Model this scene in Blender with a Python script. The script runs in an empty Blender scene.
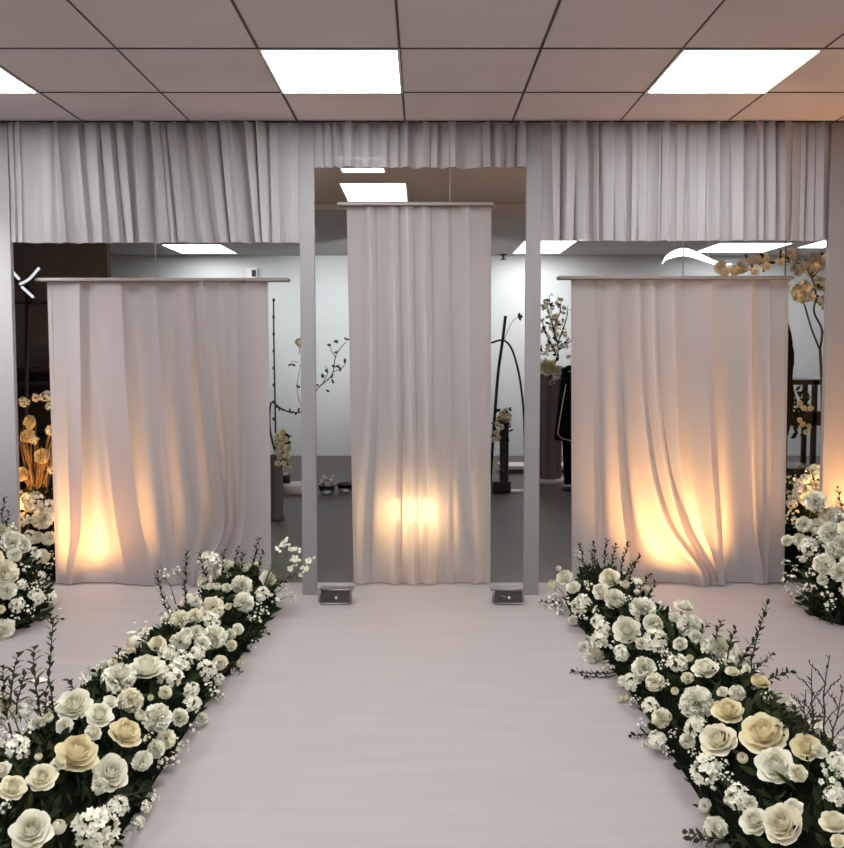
import bpy, math, random
from mathutils import Vector, Matrix, Euler
R = random.Random(7)
SC = bpy.context.scene
COL = SC.collection
PI = math.pi

# ------------------------------------------------------------------ camera
F, CX, CY = 833.0, 422.0, 397.6
PITCH = math.radians(3.2)
CAM = Vector((0, 0, 1.41))
sp, cp = math.sin(PITCH), math.cos(PITCH)
cam = bpy.data.cameras.new('camera')
cam.sensor_fit = 'HORIZONTAL'; cam.sensor_width = 36.0
cam.lens = F / 844 * 36.0
cam.shift_y = -(424 - CY) / 844
cam.clip_start = 0.05
co = bpy.data.objects.new('camera', cam); COL.objects.link(co)
co.location = CAM; co.rotation_euler = (PI / 2 - PITCH, 0, 0)
SC.camera = co
vs = SC.view_settings
vs.view_transform = 'Standard'; vs.look = 'None'; vs.gamma = 1.0; vs.use_curve_mapping = False
vs.exposure = 1.44

def ray(px, py):
    u, v = (px - CX) / F, (CY - py) / F
    return Vector((u, cp + v * sp, v * cp - sp))
def at(px, py, Y):
    d = ray(px, py); return CAM + d * (Y / d.y)
def at_z(px, py, z):
    d = ray(px, py); return CAM + d * ((z - CAM.z) / d.z)
def m_per_px(Y): return Y / F

# ------------------------------------------------------------------ materials
def mat(name, rgb, rough=0.6, metal=0.0, spec=0.5, noise=0.0, nscale=20.0, bump=0.0, bscale=60.0, emit=None, estr=0.0, coords='Object', stretch=None):
    m = bpy.data.materials.new(name); m.use_nodes = True
    nt = m.node_tree; b = nt.nodes['Principled BSDF']
    b.inputs['Base Color'].default_value = (*rgb, 1); b.inputs['Roughness'].default_value = rough
    b.inputs['Metallic'].default_value = metal; b.inputs['Specular IOR Level'].default_value = spec
    if emit:
        b.inputs['Emission Color'].default_value = (*emit, 1); b.inputs['Emission Strength'].default_value = estr
    if noise or bump:
        tc = nt.nodes.new('ShaderNodeTexCoord'); mp = nt.nodes.new('ShaderNodeMapping')
        nt.links.new(tc.outputs[coords], mp.inputs['Vector'])
        if stretch: mp.inputs['Scale'].default_value = stretch
    if noise:
        n = nt.nodes.new('ShaderNodeTexNoise'); n.inputs['Scale'].default_value = nscale; n.inputs['Detail'].default_value = 4
        nt.links.new(mp.outputs[0], n.inputs['Vector'])
        r = nt.nodes.new('ShaderNodeMapRange'); r.inputs['To Min'].default_value = 1 - noise; r.inputs['To Max'].default_value = 1 + noise
        r.inputs['From Min'].default_value = .25; r.inputs['From Max'].default_value = .75
        nt.links.new(n.outputs[0], r.inputs['Value'])
        mx = nt.nodes.new('ShaderNodeMix'); mx.data_type = 'RGBA'; mx.blend_type = 'MULTIPLY'
        mx.inputs[0].default_value = 1; mx.inputs[6].default_value = (*rgb, 1)
        nt.links.new(r.outputs[0], mx.inputs[7]); nt.links.new(mx.outputs[2], b.inputs['Base Color'])
    if bump:
        n2 = nt.nodes.new('ShaderNodeTexNoise'); n2.inputs['Scale'].default_value = bscale; n2.inputs['Detail'].default_value = 3
        nt.links.new(mp.outputs[0], n2.inputs['Vector'])
        bp = nt.nodes.new('ShaderNodeBump'); bp.inputs['Strength'].default_value = bump; bp.inputs['Distance'].default_value = .01
        nt.links.new(n2.outputs[0], bp.inputs['Height']); nt.links.new(bp.outputs[0], b.inputs['Normal'])
    return m

def soft(name, rgb, trans=0.3, tint=None, sheer=0.0, bump=0.0, bscale=400):
    """thin cloth or petal: diffuse on the lit side, translucent through it"""
    m = bpy.data.materials.new(name); m.use_nodes = True; nt = m.node_tree; nt.nodes.clear()
    out = nt.nodes.new('ShaderNodeOutputMaterial')
    d = nt.nodes.new('ShaderNodeBsdfDiffuse'); t = nt.nodes.new('ShaderNodeBsdfTranslucent')
    d.inputs['Color'].default_value = (*rgb, 1); t.inputs['Color'].default_value = (*(tint or rgb), 1)
    mx = nt.nodes.new('ShaderNodeMixShader'); mx.inputs[0].default_value = trans
    nt.links.new(d.outputs[0], mx.inputs[1]); nt.links.new(t.outputs[0], mx.inputs[2])
    last = mx
    if sheer:
        tr = nt.nodes.new('ShaderNodeBsdfTransparent'); m2 = nt.nodes.new('ShaderNodeMixShader'); m2.inputs[0].default_value = sheer
        nt.links.new(mx.outputs[0], m2.inputs[1]); nt.links.new(tr.outputs[0], m2.inputs[2]); last = m2
    if bump:
        tc = nt.nodes.new('ShaderNodeTexCoord')
        n2 = nt.nodes.new('ShaderNodeTexNoise'); n2.inputs['Scale'].default_value = bscale
        nt.links.new(tc.outputs['Object'], n2.inputs['Vector'])
        bp = nt.nodes.new('ShaderNodeBump'); bp.inputs['Strength'].default_value = bump; bp.inputs['Distance'].default_value = .002
        nt.links.new(n2.outputs[0], bp.inputs['Height']); nt.links.new(bp.outputs[0], d.inputs['Normal'])
    nt.links.new(last.outputs[0], out.inputs['Surface'])
    return m

def emitter(name, rgb, s):
    m = bpy.data.materials.new(name); m.use_nodes = True; nt = m.node_tree; nt.nodes.clear()
    out = nt.nodes.new('ShaderNodeOutputMaterial'); e = nt.nodes.new('ShaderNodeEmission')
    e.inputs[0].default_value = (*rgb, 1); e.inputs[1].default_value = s
    nt.links.new(e.outputs[0], out.inputs[0]); return m

PANEL = 9.0
M = dict(
    tile=mat('ceiling_tile', (.66, .60, .595), .9, spec=.1, noise=.03, nscale=3, bump=.15, bscale=220),
    back_ceiling=mat('back_ceiling_paint', (.50, .48, .465), .85, spec=.15, noise=.05, nscale=2),
    grid=mat('ceiling_grid_metal', (.05, .045, .045), .6),
    wall=mat('grey_wall_paint', (.60, .62, .615), .75, spec=.2, noise=.04, nscale=1.5),
    front_wall=mat('front_wall_paint', (.62, .56, .54), .8, spec=.2),
    dark_wall=mat('dark_grey_with_shade', (.13, .115, .105), .7, noise=.1, nscale=3),  # on the partition this dark tone holds the shadow of the left gap
    carpet=mat('pale_aisle_carpet', (.42, .378, .366), .6, spec=.25, noise=.05, nscale=2.2, bump=.35, bscale=2.0, stretch=(1.0, 7.0, 1)),
    back_floor=mat('dark_back_floor', (.115, .097, .089), .5, spec=.4, noise=.08, nscale=4),
    frame=mat('white_frame_paint', (.29, .275, .278), .55, spec=.3, noise=.03, nscale=6),
    valance=soft('white_valance_cloth', (.56, .53, .54), .36, sheer=.05, bump=.3),
    drape=soft('white_sheer_cloth', (.55, .51, .515), .60, tint=(.92, .86, .84), sheer=.04, bump=.2),
    rod=mat('pale_rod_metal', (.26, .22, .20), .5, .3),
    chrome=mat('brushed_chrome', (.27, .245, .24), .35, .85),
    glass_dark=mat('smoked_glass', (.07, .062, .06), .12, 0, .6),
    black=mat('black_metal', (.012, .012, .012), .45),
    black_cloth=mat('black_cloth', (.005, .0045, .005), .95, spec=.1, bump=.4, bscale=80),
    dark_wood=mat('dark_wood', (.022, .012, .008), .5, noise=.35, nscale=8, stretch=(1, 1, 8)),
    white=mat('white_lacquer', (.75, .72, .68), .4),
    mauve=mat('mauve_cloth', (.20, .155, .165), .85, bump=.3, bscale=90),
    petal=soft('white_petal', (.95, .925, .79), .14, tint=(.85, .85, .66)),
    petal2=soft('ivory_petal', (.95, .90, .72), .14, tint=(.86, .82, .58)),
    cream=soft('cream_petal', (.93, .85, .60), .14, tint=(.88, .74, .42)),
    calyx=mat('green_calyx', (.10, .16, .05), .6),
    leaf=mat('dark_green_leaf', (.015, .027, .006), .7, spec=.2, noise=.45, nscale=14),
    leaf2=mat('olive_leaf', (.030, .038, .010), .7, spec=.2, noise=.4, nscale=18),
    core=mat('shade_dark_foam', (.004, .007, .002), .95, spec=.1, noise=.4, nscale=30),  # near-black green foam, the shade between blooms put into its colour
    twig=mat('brown_twig', (.045, .030, .018), .75, noise=.3, nscale=40),
    straw=mat('dried_straw', (.42, .24, .10), .8, noise=.3, nscale=30),
    panel=emitter('light_diffuser', (.97, .985, 1.0), PANEL),
    panel_back=emitter('back_light_diffuser', (.96, .98, 1.0), 4.0), panel_dim=emitter('dim_light_diffuser', (.96, .98, 1.0), 1.5),
    tube=emitter('white_led_tube', (.95, .97, 1.0), .32),
    pend=emitter('white_pendant_glow', (1.0, .97, .93), 2.2),
    lens=emitter('warm_lamp_lens', (1.0, .58, .22), 12),
    flood=emitter('flood_lamp_lens', (1.0, .62, .28), 6),
    spot_lens=emitter('added_spot_glow', (.95, .98, 1.0), 6),
    clear=None,
)
g = bpy.data.materials.new('clear_glass'); g.use_nodes = True
gb = g.node_tree.nodes['Principled BSDF']; gb.inputs['Transmission Weight'].default_value = 1; gb.inputs['Roughness'].default_value = .05
gb.inputs['Base Color'].default_value = (.8, .8, .8, 1); M['clear'] = g

# ------------------------------------------------------------------ mesh builder
class MB:
    def __init__(s): s.v = []; s.f = []; s.mi = []
    def add(s, vs_, fs, mi=0):
        o = len(s.v); s.v += [tuple(p) for p in vs_]
        s.f += [tuple(i + o for i in f) for f in fs]; s.mi += [mi] * len(fs); return s
    def box(s, a, b, mi=0, bev=0.0):
        x0, y0, z0 = a; x1, y1, z1 = b
        if not bev:
            vv = [(x0,y0,z0),(x1,y0,z0),(x1,y1,z0),(x0,y1,z0),(x0,y0,z1),(x1,y0,z1),(x1,y1,z1),(x0,y1,z1)]
            return s.add(vv, [(0,3,2,1),(4,5,6,7),(0,1,5,4),(1,2,6,5),(2,3,7,6),(3,0,4,7)], mi)
        bm = bm_box(a, b, bev); s.bm(bm, mi); return s
    def bm(s, bm, mi=0):
        bm.verts.index_update()
        s.add([v.co.copy() for v in bm.verts], [tuple(v.index for v in f.verts) for f in bm.faces], mi); bm.free(); return s
    def grid(s, rows, mi=0, close=False):
        n = len(rows[0]); o = len(s.v)
        for r in rows: s.v += [tuple(p) for p in r]
        for j in range(len(rows) - 1):
            for i in range(n if close else n - 1):
                k = (i + 1) % n
                s.f.append((o + j*n + i, o + j*n + k, o + (j+1)*n + k, o + (j+1)*n + i)); s.mi.append(mi)
        return s
    def tube(s, pts, r, n=6, mi=0, cap=True):
        pts = [Vector(p) for p in pts]; rs = r if isinstance(r, (list, tuple)) else [r] * len(pts)
        rows = []; prev = None
        for i, p in enumerate(pts):
            t = (pts[min(i+1, len(pts)-1)] - pts[max(i-1, 0)]).normalized()
            if prev is None:
                a = Vector((0, 0, 1)) if abs(t.z) < .9 else Vector((1, 0, 0)); nx = t.cross(a).normalized()
            else: nx = (prev - t * prev.dot(t)).normalized()
            prev = nx; ny = t.cross(nx)
            rows.append([p + (nx * math.cos(2*PI*k/n) + ny * math.sin(2*PI*k/n)) * rs[i] for k in range(n)])
        o = len(s.v); s.grid(rows, mi, True)
        if cap:
            s.f.append(tuple(o + k for k in range(n))[::-1]); s.mi.append(mi)
            e = o + (len(rows)-1)*n; s.f.append(tuple(e + k for k in range(n))); s.mi.append(mi)
        return s
    def lathe(s, prof, c=(0,0,0), n=24, mi=0):
        rows = [[(c[0] + r*math.cos(2*PI*k/n), c[1] + r*math.sin(2*PI*k/n), c[2] + z) for k in range(n)] for r, z in prof]
        return s.grid(rows, mi, True)
    def mesh(s, name, mats, smooth=True):
        me = bpy.data.meshes.new(name); me.from_pydata(s.v, [], s.f)
        for m in (mats if isinstance(mats, (list, tuple)) else [mats]): me.materials.append(m)
        me.polygons.foreach_set('material_index', s.mi)
        me.polygons.foreach_set('use_smooth', [smooth] * len(s.f)); me.update(); return me
    def build(s, name, mats, parent=None, smooth=True, kind=None, auto=True):
        o = link(name, s.mesh(name, mats, smooth), parent)
        if kind: o['kind'] = kind
        return o
import bmesh
def bm_box(a, b, bev):
    bm = bmesh.new(); bmesh.ops.create_cube(bm, size=1)
    for v in bm.verts:
        v.co = Vector([(a[i]+b[i])/2 + v.co[i]*(b[i]-a[i]) for i in range(3)])
    bmesh.ops.bevel(bm, geom=bm.edges[:], offset=bev, segments=2, affect='EDGES', profile=.5)
    return bm
def link(name, data, parent=None, loc=None):
    o = bpy.data.objects.new(name, data); COL.objects.link(o)
    if parent: o.parent = parent; o.matrix_parent_inverse = Matrix.Translation(-parent.location) if data is not None and loc is None else Matrix()
    if loc is not None: o.location = loc
    return o
def tag(o, label, cat, group=None):
    o['label'] = label; o['category'] = cat
    if group: o['group'] = group
    return o
def thing(name, label, cat, loc=(0,0,0), group=None):
    o = bpy.data.objects.new(name, None); COL.objects.link(o); o.location = loc; o.empty_display_size = .1
    return tag(o, label, cat, group)
def struct(name, mb, m, smooth=False):
    o = mb.build(name, m, None, smooth); o['kind'] = 'structure'; return o
def lerp(a, b, t): return a + (b - a) * t
def interp(xs, ys, x):
    """monotone cubic interpolation through the knots"""
    n = len(xs)
    if x <= xs[0]: return ys[0]
    if x >= xs[-1]: return ys[-1]
    d = [(ys[i+1]-ys[i])/(xs[i+1]-xs[i]) for i in range(n-1)]
    m = [d[0]] + [0 if d[i-1]*d[i] <= 0 else 2*d[i-1]*d[i]/(d[i-1]+d[i]) for i in range(1, n-1)] + [d[-1]]
    for i in range(n-1):
        if x <= xs[i+1]:
            h = xs[i+1]-xs[i]; t = (x-xs[i])/h
            return ((2*t**3-3*t**2+1)*ys[i] + (t**3-2*t**2+t)*h*m[i] + (-2*t**3+3*t**2)*ys[i+1] + (t**3-t**2)*h*m[i+1])
def catmull(P, k):
    out = []
    for i in range(len(P)-1):
        p0, p1, p2, p3 = P[max(i-1,0)], P[i], P[i+1], P[min(i+2, len(P)-1)]
        for j in range(k):
            t = j/k
            out.append(tuple(.5*((2*b) + (c-a)*t + (2*a-5*b+4*c-d)*t*t + (-a+3*b-3*c+d)*t**3) for a, b, c, d in zip(p0, p1, p2, p3)))
    out.append(tuple(P[-1])); return out

# ------------------------------------------------------------------ room
YW, YC = 4.75, 4.97          # backdrop frame, hanging cloths
HC = 2.692                   # ceiling
XL, XR, YF, YB = -5.6, 5.6, -2.6, 11.3
b = MB(); b.box((XL, YF, -.12), (XR, YB, -.014)); struct('floor', b, M['back_floor'])
b = MB(); b.box((XL, YF, -.014), (XR, YC + .04, 0.0)); struct('floor', b, M['carpet'])
b = MB(); b.box((XL, YF, HC), (XR, YW + .06, HC + .1)); struct('ceiling', b, M['tile'])
b = MB(); b.box((XL, YW + .06, HC), (XR, YB, HC + .1)); struct('ceiling', b, M['back_ceiling'])
b = MB(); b.box((XL, YB, -.12), (XR, YB + .1, HC + .1)); struct('wall_back', b, M['wall'])
b = MB(); b.box((XL - .1, YF, -.12), (XL, YB, HC + .1)); struct('wall_left', b, M['front_wall'])
b = MB(); b.box((XR, YF, -.12), (XR + .1, YB, HC + .1)); struct('wall_right', b, M['front_wall'])
b = MB(); b.box((XL, YF - .1, -.12), (XR, YF, HC + .1)); struct('wall_front', b, M['front_wall'])
b = MB(); b.box((XL, YB - .012, -.014), (XR, YB, .03)); struct('baseboard_back', b, M['wall'])
# ceiling grid
GX = at(405, 122, YW).x; GYS = 4.207
b = MB()
for k in range(-9, 10):
    x = GX + .6*k
    if XL < x < XR:
        w = .0055 if k in (0, -1, 1) else .0032
        b.box((x - w, YF, HC - .004), (x + w, YW, HC))
for k in range(0, 12):
    y = GYS - .6*k
    if y > YF: b.box((XL, y - .0035, HC - .004), (XR, y + .0035, HC))
b.box((XL, YW - .03, HC - .008), (XR, YW - .018, HC))
struct('trim_1', b, M['grid'])
# bulkhead strip where the back ceiling changes
b = MB(); b.box((XL, 7.35, HC - .05), (XR, 7.6, HC)); struct('trim_2', b, M['back_ceiling'])

def ceiling_light(x0, x1, y0, y1, label, m, group='square ceiling light panels'):
    c = ((x0+x1)/2, (y0+y1)/2, HC)
    t = thing('ceiling_light', label, 'ceiling light', c, group)
    f = MB(); w = .012
    for a, bb in (((x0,y0),(x1,y0+w)), ((x0,y1-w),(x1,y1)), ((x0,y0+w),(x0+w,y1-w)), ((x1-w,y0+w),(x1,y1-w))):
        f.box((a[0], a[1], HC - .008), (bb[0], bb[1], HC))
    f.build('light_frame', M['white'], t, False)
    d = MB(); d.box((x0+w, y0+w, HC - .006), (x1-w, y1-w, HC - .001)); d.build('diffuser', m, t, False)
    return t
rows = [(3.607, 4.207), (1.807, 2.407), (.007, .607), (-1.793, -1.193)]
cols = {-4: 'left', -1: 'mid', 2: 'right'}
for ri, (y0, y1) in enumerate(rows):
    for k in ((-4, -1, 2) if ri % 2 == 0 else (-1,)):
        if ri == 0 and k in cols:
            lab = {-4: 'lit square ceiling panel cut by the left edge of the photo, before the draped backdrop',
                   -1: 'lit square ceiling panel nearest the middle, just before the tall centre valance',
                   2: 'lit square ceiling panel in front of the right-hand pleated valance'}[k]
        else: lab = 'lit square ceiling panel behind the viewpoint'
        x0 = GX + .6*k
        ceiling_light(x0, x0+.6, y0, y1, lab, M['panel'])
for px0, px1, y0, y1, lab in (
        (174, 231, 10.1, 11.0, 'far ceiling light seen just above the left hanging cloth'),
        (517, 567, 9.75, 11.0, 'far ceiling light cut in two by the right centre post'),
        (704, 775, 9.95, 10.85, 'far ceiling light seen above the right hanging cloth, left of the blossom branch'),
        (344, 408, 6.42, 7.2, 'lit ceiling panel right above the centre cloth rod'),
        (339, 385, 5.55, 6.05, 'ceiling panel just showing under the centre valance, nearer than the one above the rod')):
    ym = (y0+y1)/2; X0 = (px0-CX)*ym/F; X1 = (px1-CX)*ym/F
    ceiling_light(X0, X1, y0, y1, lab, M['panel_back' if y0 > 8 else 'panel_dim'], 'ceiling lights behind the backdrop')
for px0, px1, y0, y1, lab in (
        (578, 592, 9.3, 9.7, 'small square ceiling light just right of the long far one by the right centre post'),
        (772, 795, 8.9, 9.6, 'ceiling light just under the right valance hem, above the blossom branch'),
        (808, 836, 9.6, 10.4, 'ceiling light beside the right side panel, above the blossoms')):
    ym = (y0+y1)/2
    ceiling_light((px0-CX)*ym/F, (px1-CX)*ym/F, y0, y1, lab, M['panel_back'], 'ceiling lights behind the backdrop')

# ------------------------------------------------------------------ backdrop frame
def X(px, py, Y): return at(px, py, Y).x
fr = thing('backdrop_frame', 'white freestanding frame of two slim posts and wide side panels across the room', 'frame', (0, YW, 0))
TH = .035
for px0, px1 in ((301, 315.5), (525, 540)):
    m_ = MB(); m_.box((X(px0, 400, YW), YW, 0), (X(px1, 400, YW), YW + TH, HC - .004), bev=.002)
    m_.build('post', M['frame'], fr, False)
m_ = MB(); m_.box((-3.6, YW, 0), (X(14.5, 400, YW), YW + TH, HC - .004), bev=.002); m_.build('side_panel', M['frame'], fr, False)
m_ = MB(); m_.box((X(824.5, 400, YW), YW, 0), (3.6, YW + TH, HC - .004), bev=.002); m_.build('side_panel', M['frame'], fr, False)
m_ = MB(); m_.box((-3.6, YW + TH + .004, HC - .07), (3.6, YW + .075, HC - .006)); m_.build('top_rail', M['frame'], fr, False)
m_ = MB(); m_.box((X(14, 245, YW), YW + TH, at(0, 240, YW).z), (X(301, 245, YW), YW + .06, at(0, 232, YW).z)); m_.build('cross_rail', M['frame'], fr, False)
m_ = MB(); m_.box((X(315, 170, YW), YW + TH, at(0, 166, YW).z), (X(525, 170, YW), YW + .06, at(0, 158, YW).z)); m_.build('cross_rail', M['frame'], fr, False)
m_ = MB(); m_.box((X(540, 242, YW), YW + TH, at(0, 238, YW).z), (X(825, 242, YW), YW + .06, at(0, 230, YW).z)); m_.build('cross_rail', M['frame'], fr, False)

# ------------------------------------------------------------------ pleated cloth
def pleats(folds, xl, xr, zt, zb, Y, depth, nv=14, sub=3, wav=0.0, seed=1, hem=None, lay=.005):
    """folds: (xfun(v), wfun(v), dir).  Each row is a path that doubles back at every fold."""
    rr = random.Random(seed); ph = [rr.uniform(0, 6.28) for _ in range(6)]
    rows = []
    for j in range(nv + 1):
        v = j / nv; z = lerp(zt, zb, v); d = depth(v) if callable(depth) else depth
        e = lay
        P = [(xl(v), 0)]
        for i, (xf, wf, dr, am) in enumerate(folds):
            if i:           # the cloth falls back into a valley between two folds
                pf = folds[i-1]; xp, xn = pf[0](v), xf(v)
                xp += pf[1](v)*.0 if pf[2] >= 0 else pf[1](v); xn -= wf(v)*1.1 if dr >= 0 else 0
                if xn - xp > .012: P.append((lerp(xp, xn, .45), .28*d*min(1, (xn - xp)/.08)))
                else: P.append((lerp(xp, xn, .5), -.5*d*am))
            x = xf(v); w = wf(v); a = d * am
            if dr == 0:     # a soft ridge without overlap
                P += [(x - w, -.15*a), (x - .4*w, -.7*a), (x, -a), (x + .4*w, -.7*a), (x + w, -.15*a)]
            elif dr > 0:    # front layer ends on the right at x, tucks back under itself by w
                P += [(x - w*1.15, -.55*a), (x - .45*w, -.85*a), (x - .003, -a), (x, -a + .5*e), (x - .5*w, -.80*a + e), (x - w, -.5*a + e), (x - w - .002, -.5*a + 1.5*e),
                      (x - .5*w, -.70*a + 2*e), (x + .006, -.55*a + 2*e)]
            else:
                P += [(x - .006, -.55*a + 2*e), (x + .5*w, -.70*a + 2*e), (x + w + .002, -.5*a + 1.5*e), (x + w, -.5*a + e), (x + .5*w, -.80*a + e), (x, -a + .5*e),
                      (x + .003, -a), (x + .45*w, -.85*a), (x + w*1.15, -.55*a)]
        P.append((xr(v), 0))
        C = catmull(P, sub)
        row = []
        for (x, y) in C:
            x = min(max(x, xl(v)), xr(v))
            y2 = y + wav * math.sin(x*7 + ph[0] + 1.3*math.sin(v*3 + ph[1])) * (.3 + .7*v)
            zz = z
            if hem and j == nv: zz = z + hem * math.sin(x*23 + ph[2])
            row.append((x, Y + y2, zz))
        rows.append(row)
    return MB().grid(rows)

def valance(label, px_t, px_b, py_t, py_b, dirs, ends_t, ends_b, wmul=1.0, seed=3):
    rr = random.Random(seed)
    Yv = YW + .012
    zt, zb = HC - .006, at(422, py_b, Yv).z
    folds = []
    for a, c, dr in zip(px_t, px_b, dirs):
        xa, xb = X(a, py_t, Yv), X(c, py_b, Yv); w = rr.uniform(.022, .058) * wmul; k = rr.uniform(.35, 1.0)
        folds.append((lambda v, xa=xa, xb=xb: lerp(xa, xb, v), lambda v, w=w: w*(1 - .25*v), dr, k))
    x0a, x0b, x1a, x1b = X(ends_t[0], py_t, Yv), X(ends_b[0], py_b, Yv), X(ends_t[1], py_t, Yv), X(ends_b[1], py_b, Yv)
    mb = pleats(folds, lambda v: lerp(x0a, x0b, v), lambda v: lerp(x1a, x1b, v), zt, zb, Yv, .062, nv=10, sub=3, wav=.006, seed=seed, lay=.0045)
    o = mb.build('pleated_valance', M['valance'])
    return tag(o, label, 'valance', 'white pleated valances under the ceiling')
rd = random.Random(11)
def sgn(n, r): return [1 if r.random() < .62 else -1 for _ in range(n)]
t = [16, 23, 42, 61, 80, 98, 112, 125, 137, 153, 165, 178, 193, 207, 222, 233, 246, 258, 270, 283, 293]
bt = [20, 27, 46, 71, 90, 105, 122, 135, 143, 165, 176, 188, 208, 222, 233, 243, 257, 264, 273, 285, 294]
valance('white pleated valance over the left opening, its folds slanting to the right', t, bt, 122, 243, sgn(len(t), rd), (8, 302), (12, 302), 1.0, 3)
t = [322, 330, 337, 352, 369, 387, 398, 408, 423, 437, 448, 455, 475, 489, 500, 510, 519]
valance('short white pleated valance over the tall centre opening', t, t, 122, 168, sgn(len(t), rd), (314, 526), (314, 526), .8, 4)
t = [550, 566, 584, 597, 612, 622, 631, 645, 658, 667, 676, 688, 706, 717, 727, 740, 752, 760, 771, 781, 790, 804, 814, 821]
bt = [552, 564, 583, 596, 611, 623, 630, 644, 656, 665, 675, 688, 703, 716, 726, 739, 751, 760, 771, 780, 790, 802, 812, 820]
valance('white pleated valance over the right opening, its folds hanging straight', t, bt, 119, 241, sgn(len(t), rd), (539, 829), (539, 826), 1.0, 5)

# ------------------------------------------------------------------ hanging cloths
def drape(label, sc, ys, lines, edge, y_top, rod, wire_px, depth, seed, wav=.012):
    """lines: fold edges in photo zoom pixels mapped by sc; edge: left/right (top, bottom) in photo px"""
    zt, zb = at(0, y_top, YC).z, .012
    yb = 583.5
    vs_ = [0] + [(sc[1] + y*sc[2] - y_top)/(yb - y_top) for y in ys[1:]]
    folds = []
    rr = random.Random(seed)
    for (xs, dr, am, ws) in lines:
        Ws = [w*sc[2]*YC/F for w in ws]
        Xs = [at(sc[0] + x*sc[2], sc[1] + y*sc[2], YC).x for x, y in zip(xs, ys)]
        folds.append((lambda v, Xs=Xs: interp(vs_, Xs, v), lambda v, Ws=Ws: interp(vs_, Ws, v), dr, am))
    x0 = (X(edge[0], y_top, YC), X(edge[1], yb, YC)); x1 = (X(edge[2], y_top, YC), X(edge[3], yb, YC))
    xl = lambda v: lerp(x0[0], x0[1], v); xr = lambda v: lerp(x1[0], x1[1], v)
    th = thing('hanging_cloth', label, 'hanging cloth', ((x0[0]+x1[0])/2, YC, 0), 'white hanging cloths in the backdrop openings')
    mb = pleats(folds, xl, xr, zt, zb, YC, depth, nv=44, sub=4, wav=wav, seed=seed)
    cl = mb.build('cloth', M['drape'], th)
    # side and bottom hems
    h = MB(); h.grid([[(xl(v) - .001, YC - .012, lerp(zt, zb, v)) for v in [k/12 for k in range(13)]],
                      [(xl(v) + .022, YC - .014, lerp(zt, zb, v)) for v in [k/12 for k in range(13)]]])
    h.grid([[(xr(v) - .022, YC - .014, lerp(zt, zb, v)) for v in [k/12 for k in range(13)]],
            [(xr(v) + .001, YC - .012, lerp(zt, zb, v)) for v in [k/12 for k in range(13)]]])
    h.grid([[(lerp(xl(1), xr(1), k/10), YC + .004, .075) for k in range(11)], [(lerp(xl(1), xr(1), k/10), YC + .004, .012) for k in range(11)]])
    h.build('hem', M['drape'], cl)
    r = MB(); xa, xb = X(rod[0], y_top, YC), X(rod[1], y_top, YC)
    r.box((xa, YC - .06, zt - .006), (xb, YC + .02, zt + .014), bev=.004); r.build('rod', M['rod'], th, False)
    for wp in wire_px:
        w = MB(); xw = X(wp, y_top, YC); w.tube([(xw, YC, zt + .01), (xw, YC, HC)], .004, 6); w.build('hanger_wire', M['white'], th)
    return th
ys = [30, 300, 500, 650, 780]
def bands(prs):
    """each pair of photo lines bounds one overlapped (triple) band of the sheer cloth"""
    return [(R_, 1 if am > 0 else 0, abs(am), [r_ - l_ for l_, r_ in zip(L_, R_)]) for L_, R_, am in prs]
L = bands([([100,105,108,112,100], [133,137,140,138,116], .5), ([180,192,208,225,250], [238,252,270,290,325], .6), ([305,322,340,355,360], [326,344,362,378,384], .5),
     ([383,395,412,428,415], [405,420,437,446,430], .6), ([437,455,480,496,436], [450,468,494,507,448], .9), ([507,510,512,508,452], [515,520,522,520,470], .7), ([553,552,550,542,500], [562,562,561,556,520], .6)])
drape('left white hanging cloth sweeping to gathered folds near its foot, warm glow at lower left', (30, 270, .389), ys, L,
      (48, 57, 268, 271), 281, (39, 290), (156,), lambda v: .065 + .03*v**1.6, 21)
ys2 = [20, 300, 500, 650, 800]
L = bands([([70,74,70,58,50], [82,86,82,72,66], -1.0), ([116,120,122,122,120], [130,134,136,136,134], -1.0), ([148,152,156,158,160], [160,164,168,170,172], -1.2),
     ([180,184,188,190,192], [194,198,200,204,206], -1.0), ([226,232,238,242,244], [244,248,252,254,256], .5), ([268,272,275,278,288], [282,285,287,291,302], -1.0)])
drape('tall narrow white cloth in the centre opening, with a bright lamp glowing through it', (330, 190, .484), ys2, L,
      (347, 354, 491, 490), 206, (338, 493), (450,), lambda v: .040, 22, wav=.010)
ys3 = [40, 300, 500, 650, 780]
L = bands([([112,115,118,120,122], [120,123,126,128,132], .3), ([165,168,176,188,210], [172,176,186,202,232], .8), ([208,213,226,252,350], [220,228,246,280,378], -.8), ([244,250,270,304,380], [256,264,286,324,396], -.6),
     ([292,296,304,326,390], [308,314,322,352,412], -.6), ([384,394,403,412,417], [404,412,420,428,434], .7), ([495,495,495,500,522], [508,508,508,512,534], .6), ([548,548,548,546,540], [556,556,556,554,548], .4)])
drape('right white hanging cloth with a broad orange glow spreading up from its foot', (550, 265, .395), ys3, L,
      (571, 572, 788, 783), 279, (557, 790), (683,), lambda v: .048 + .035*v**1.5, 23)

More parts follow.
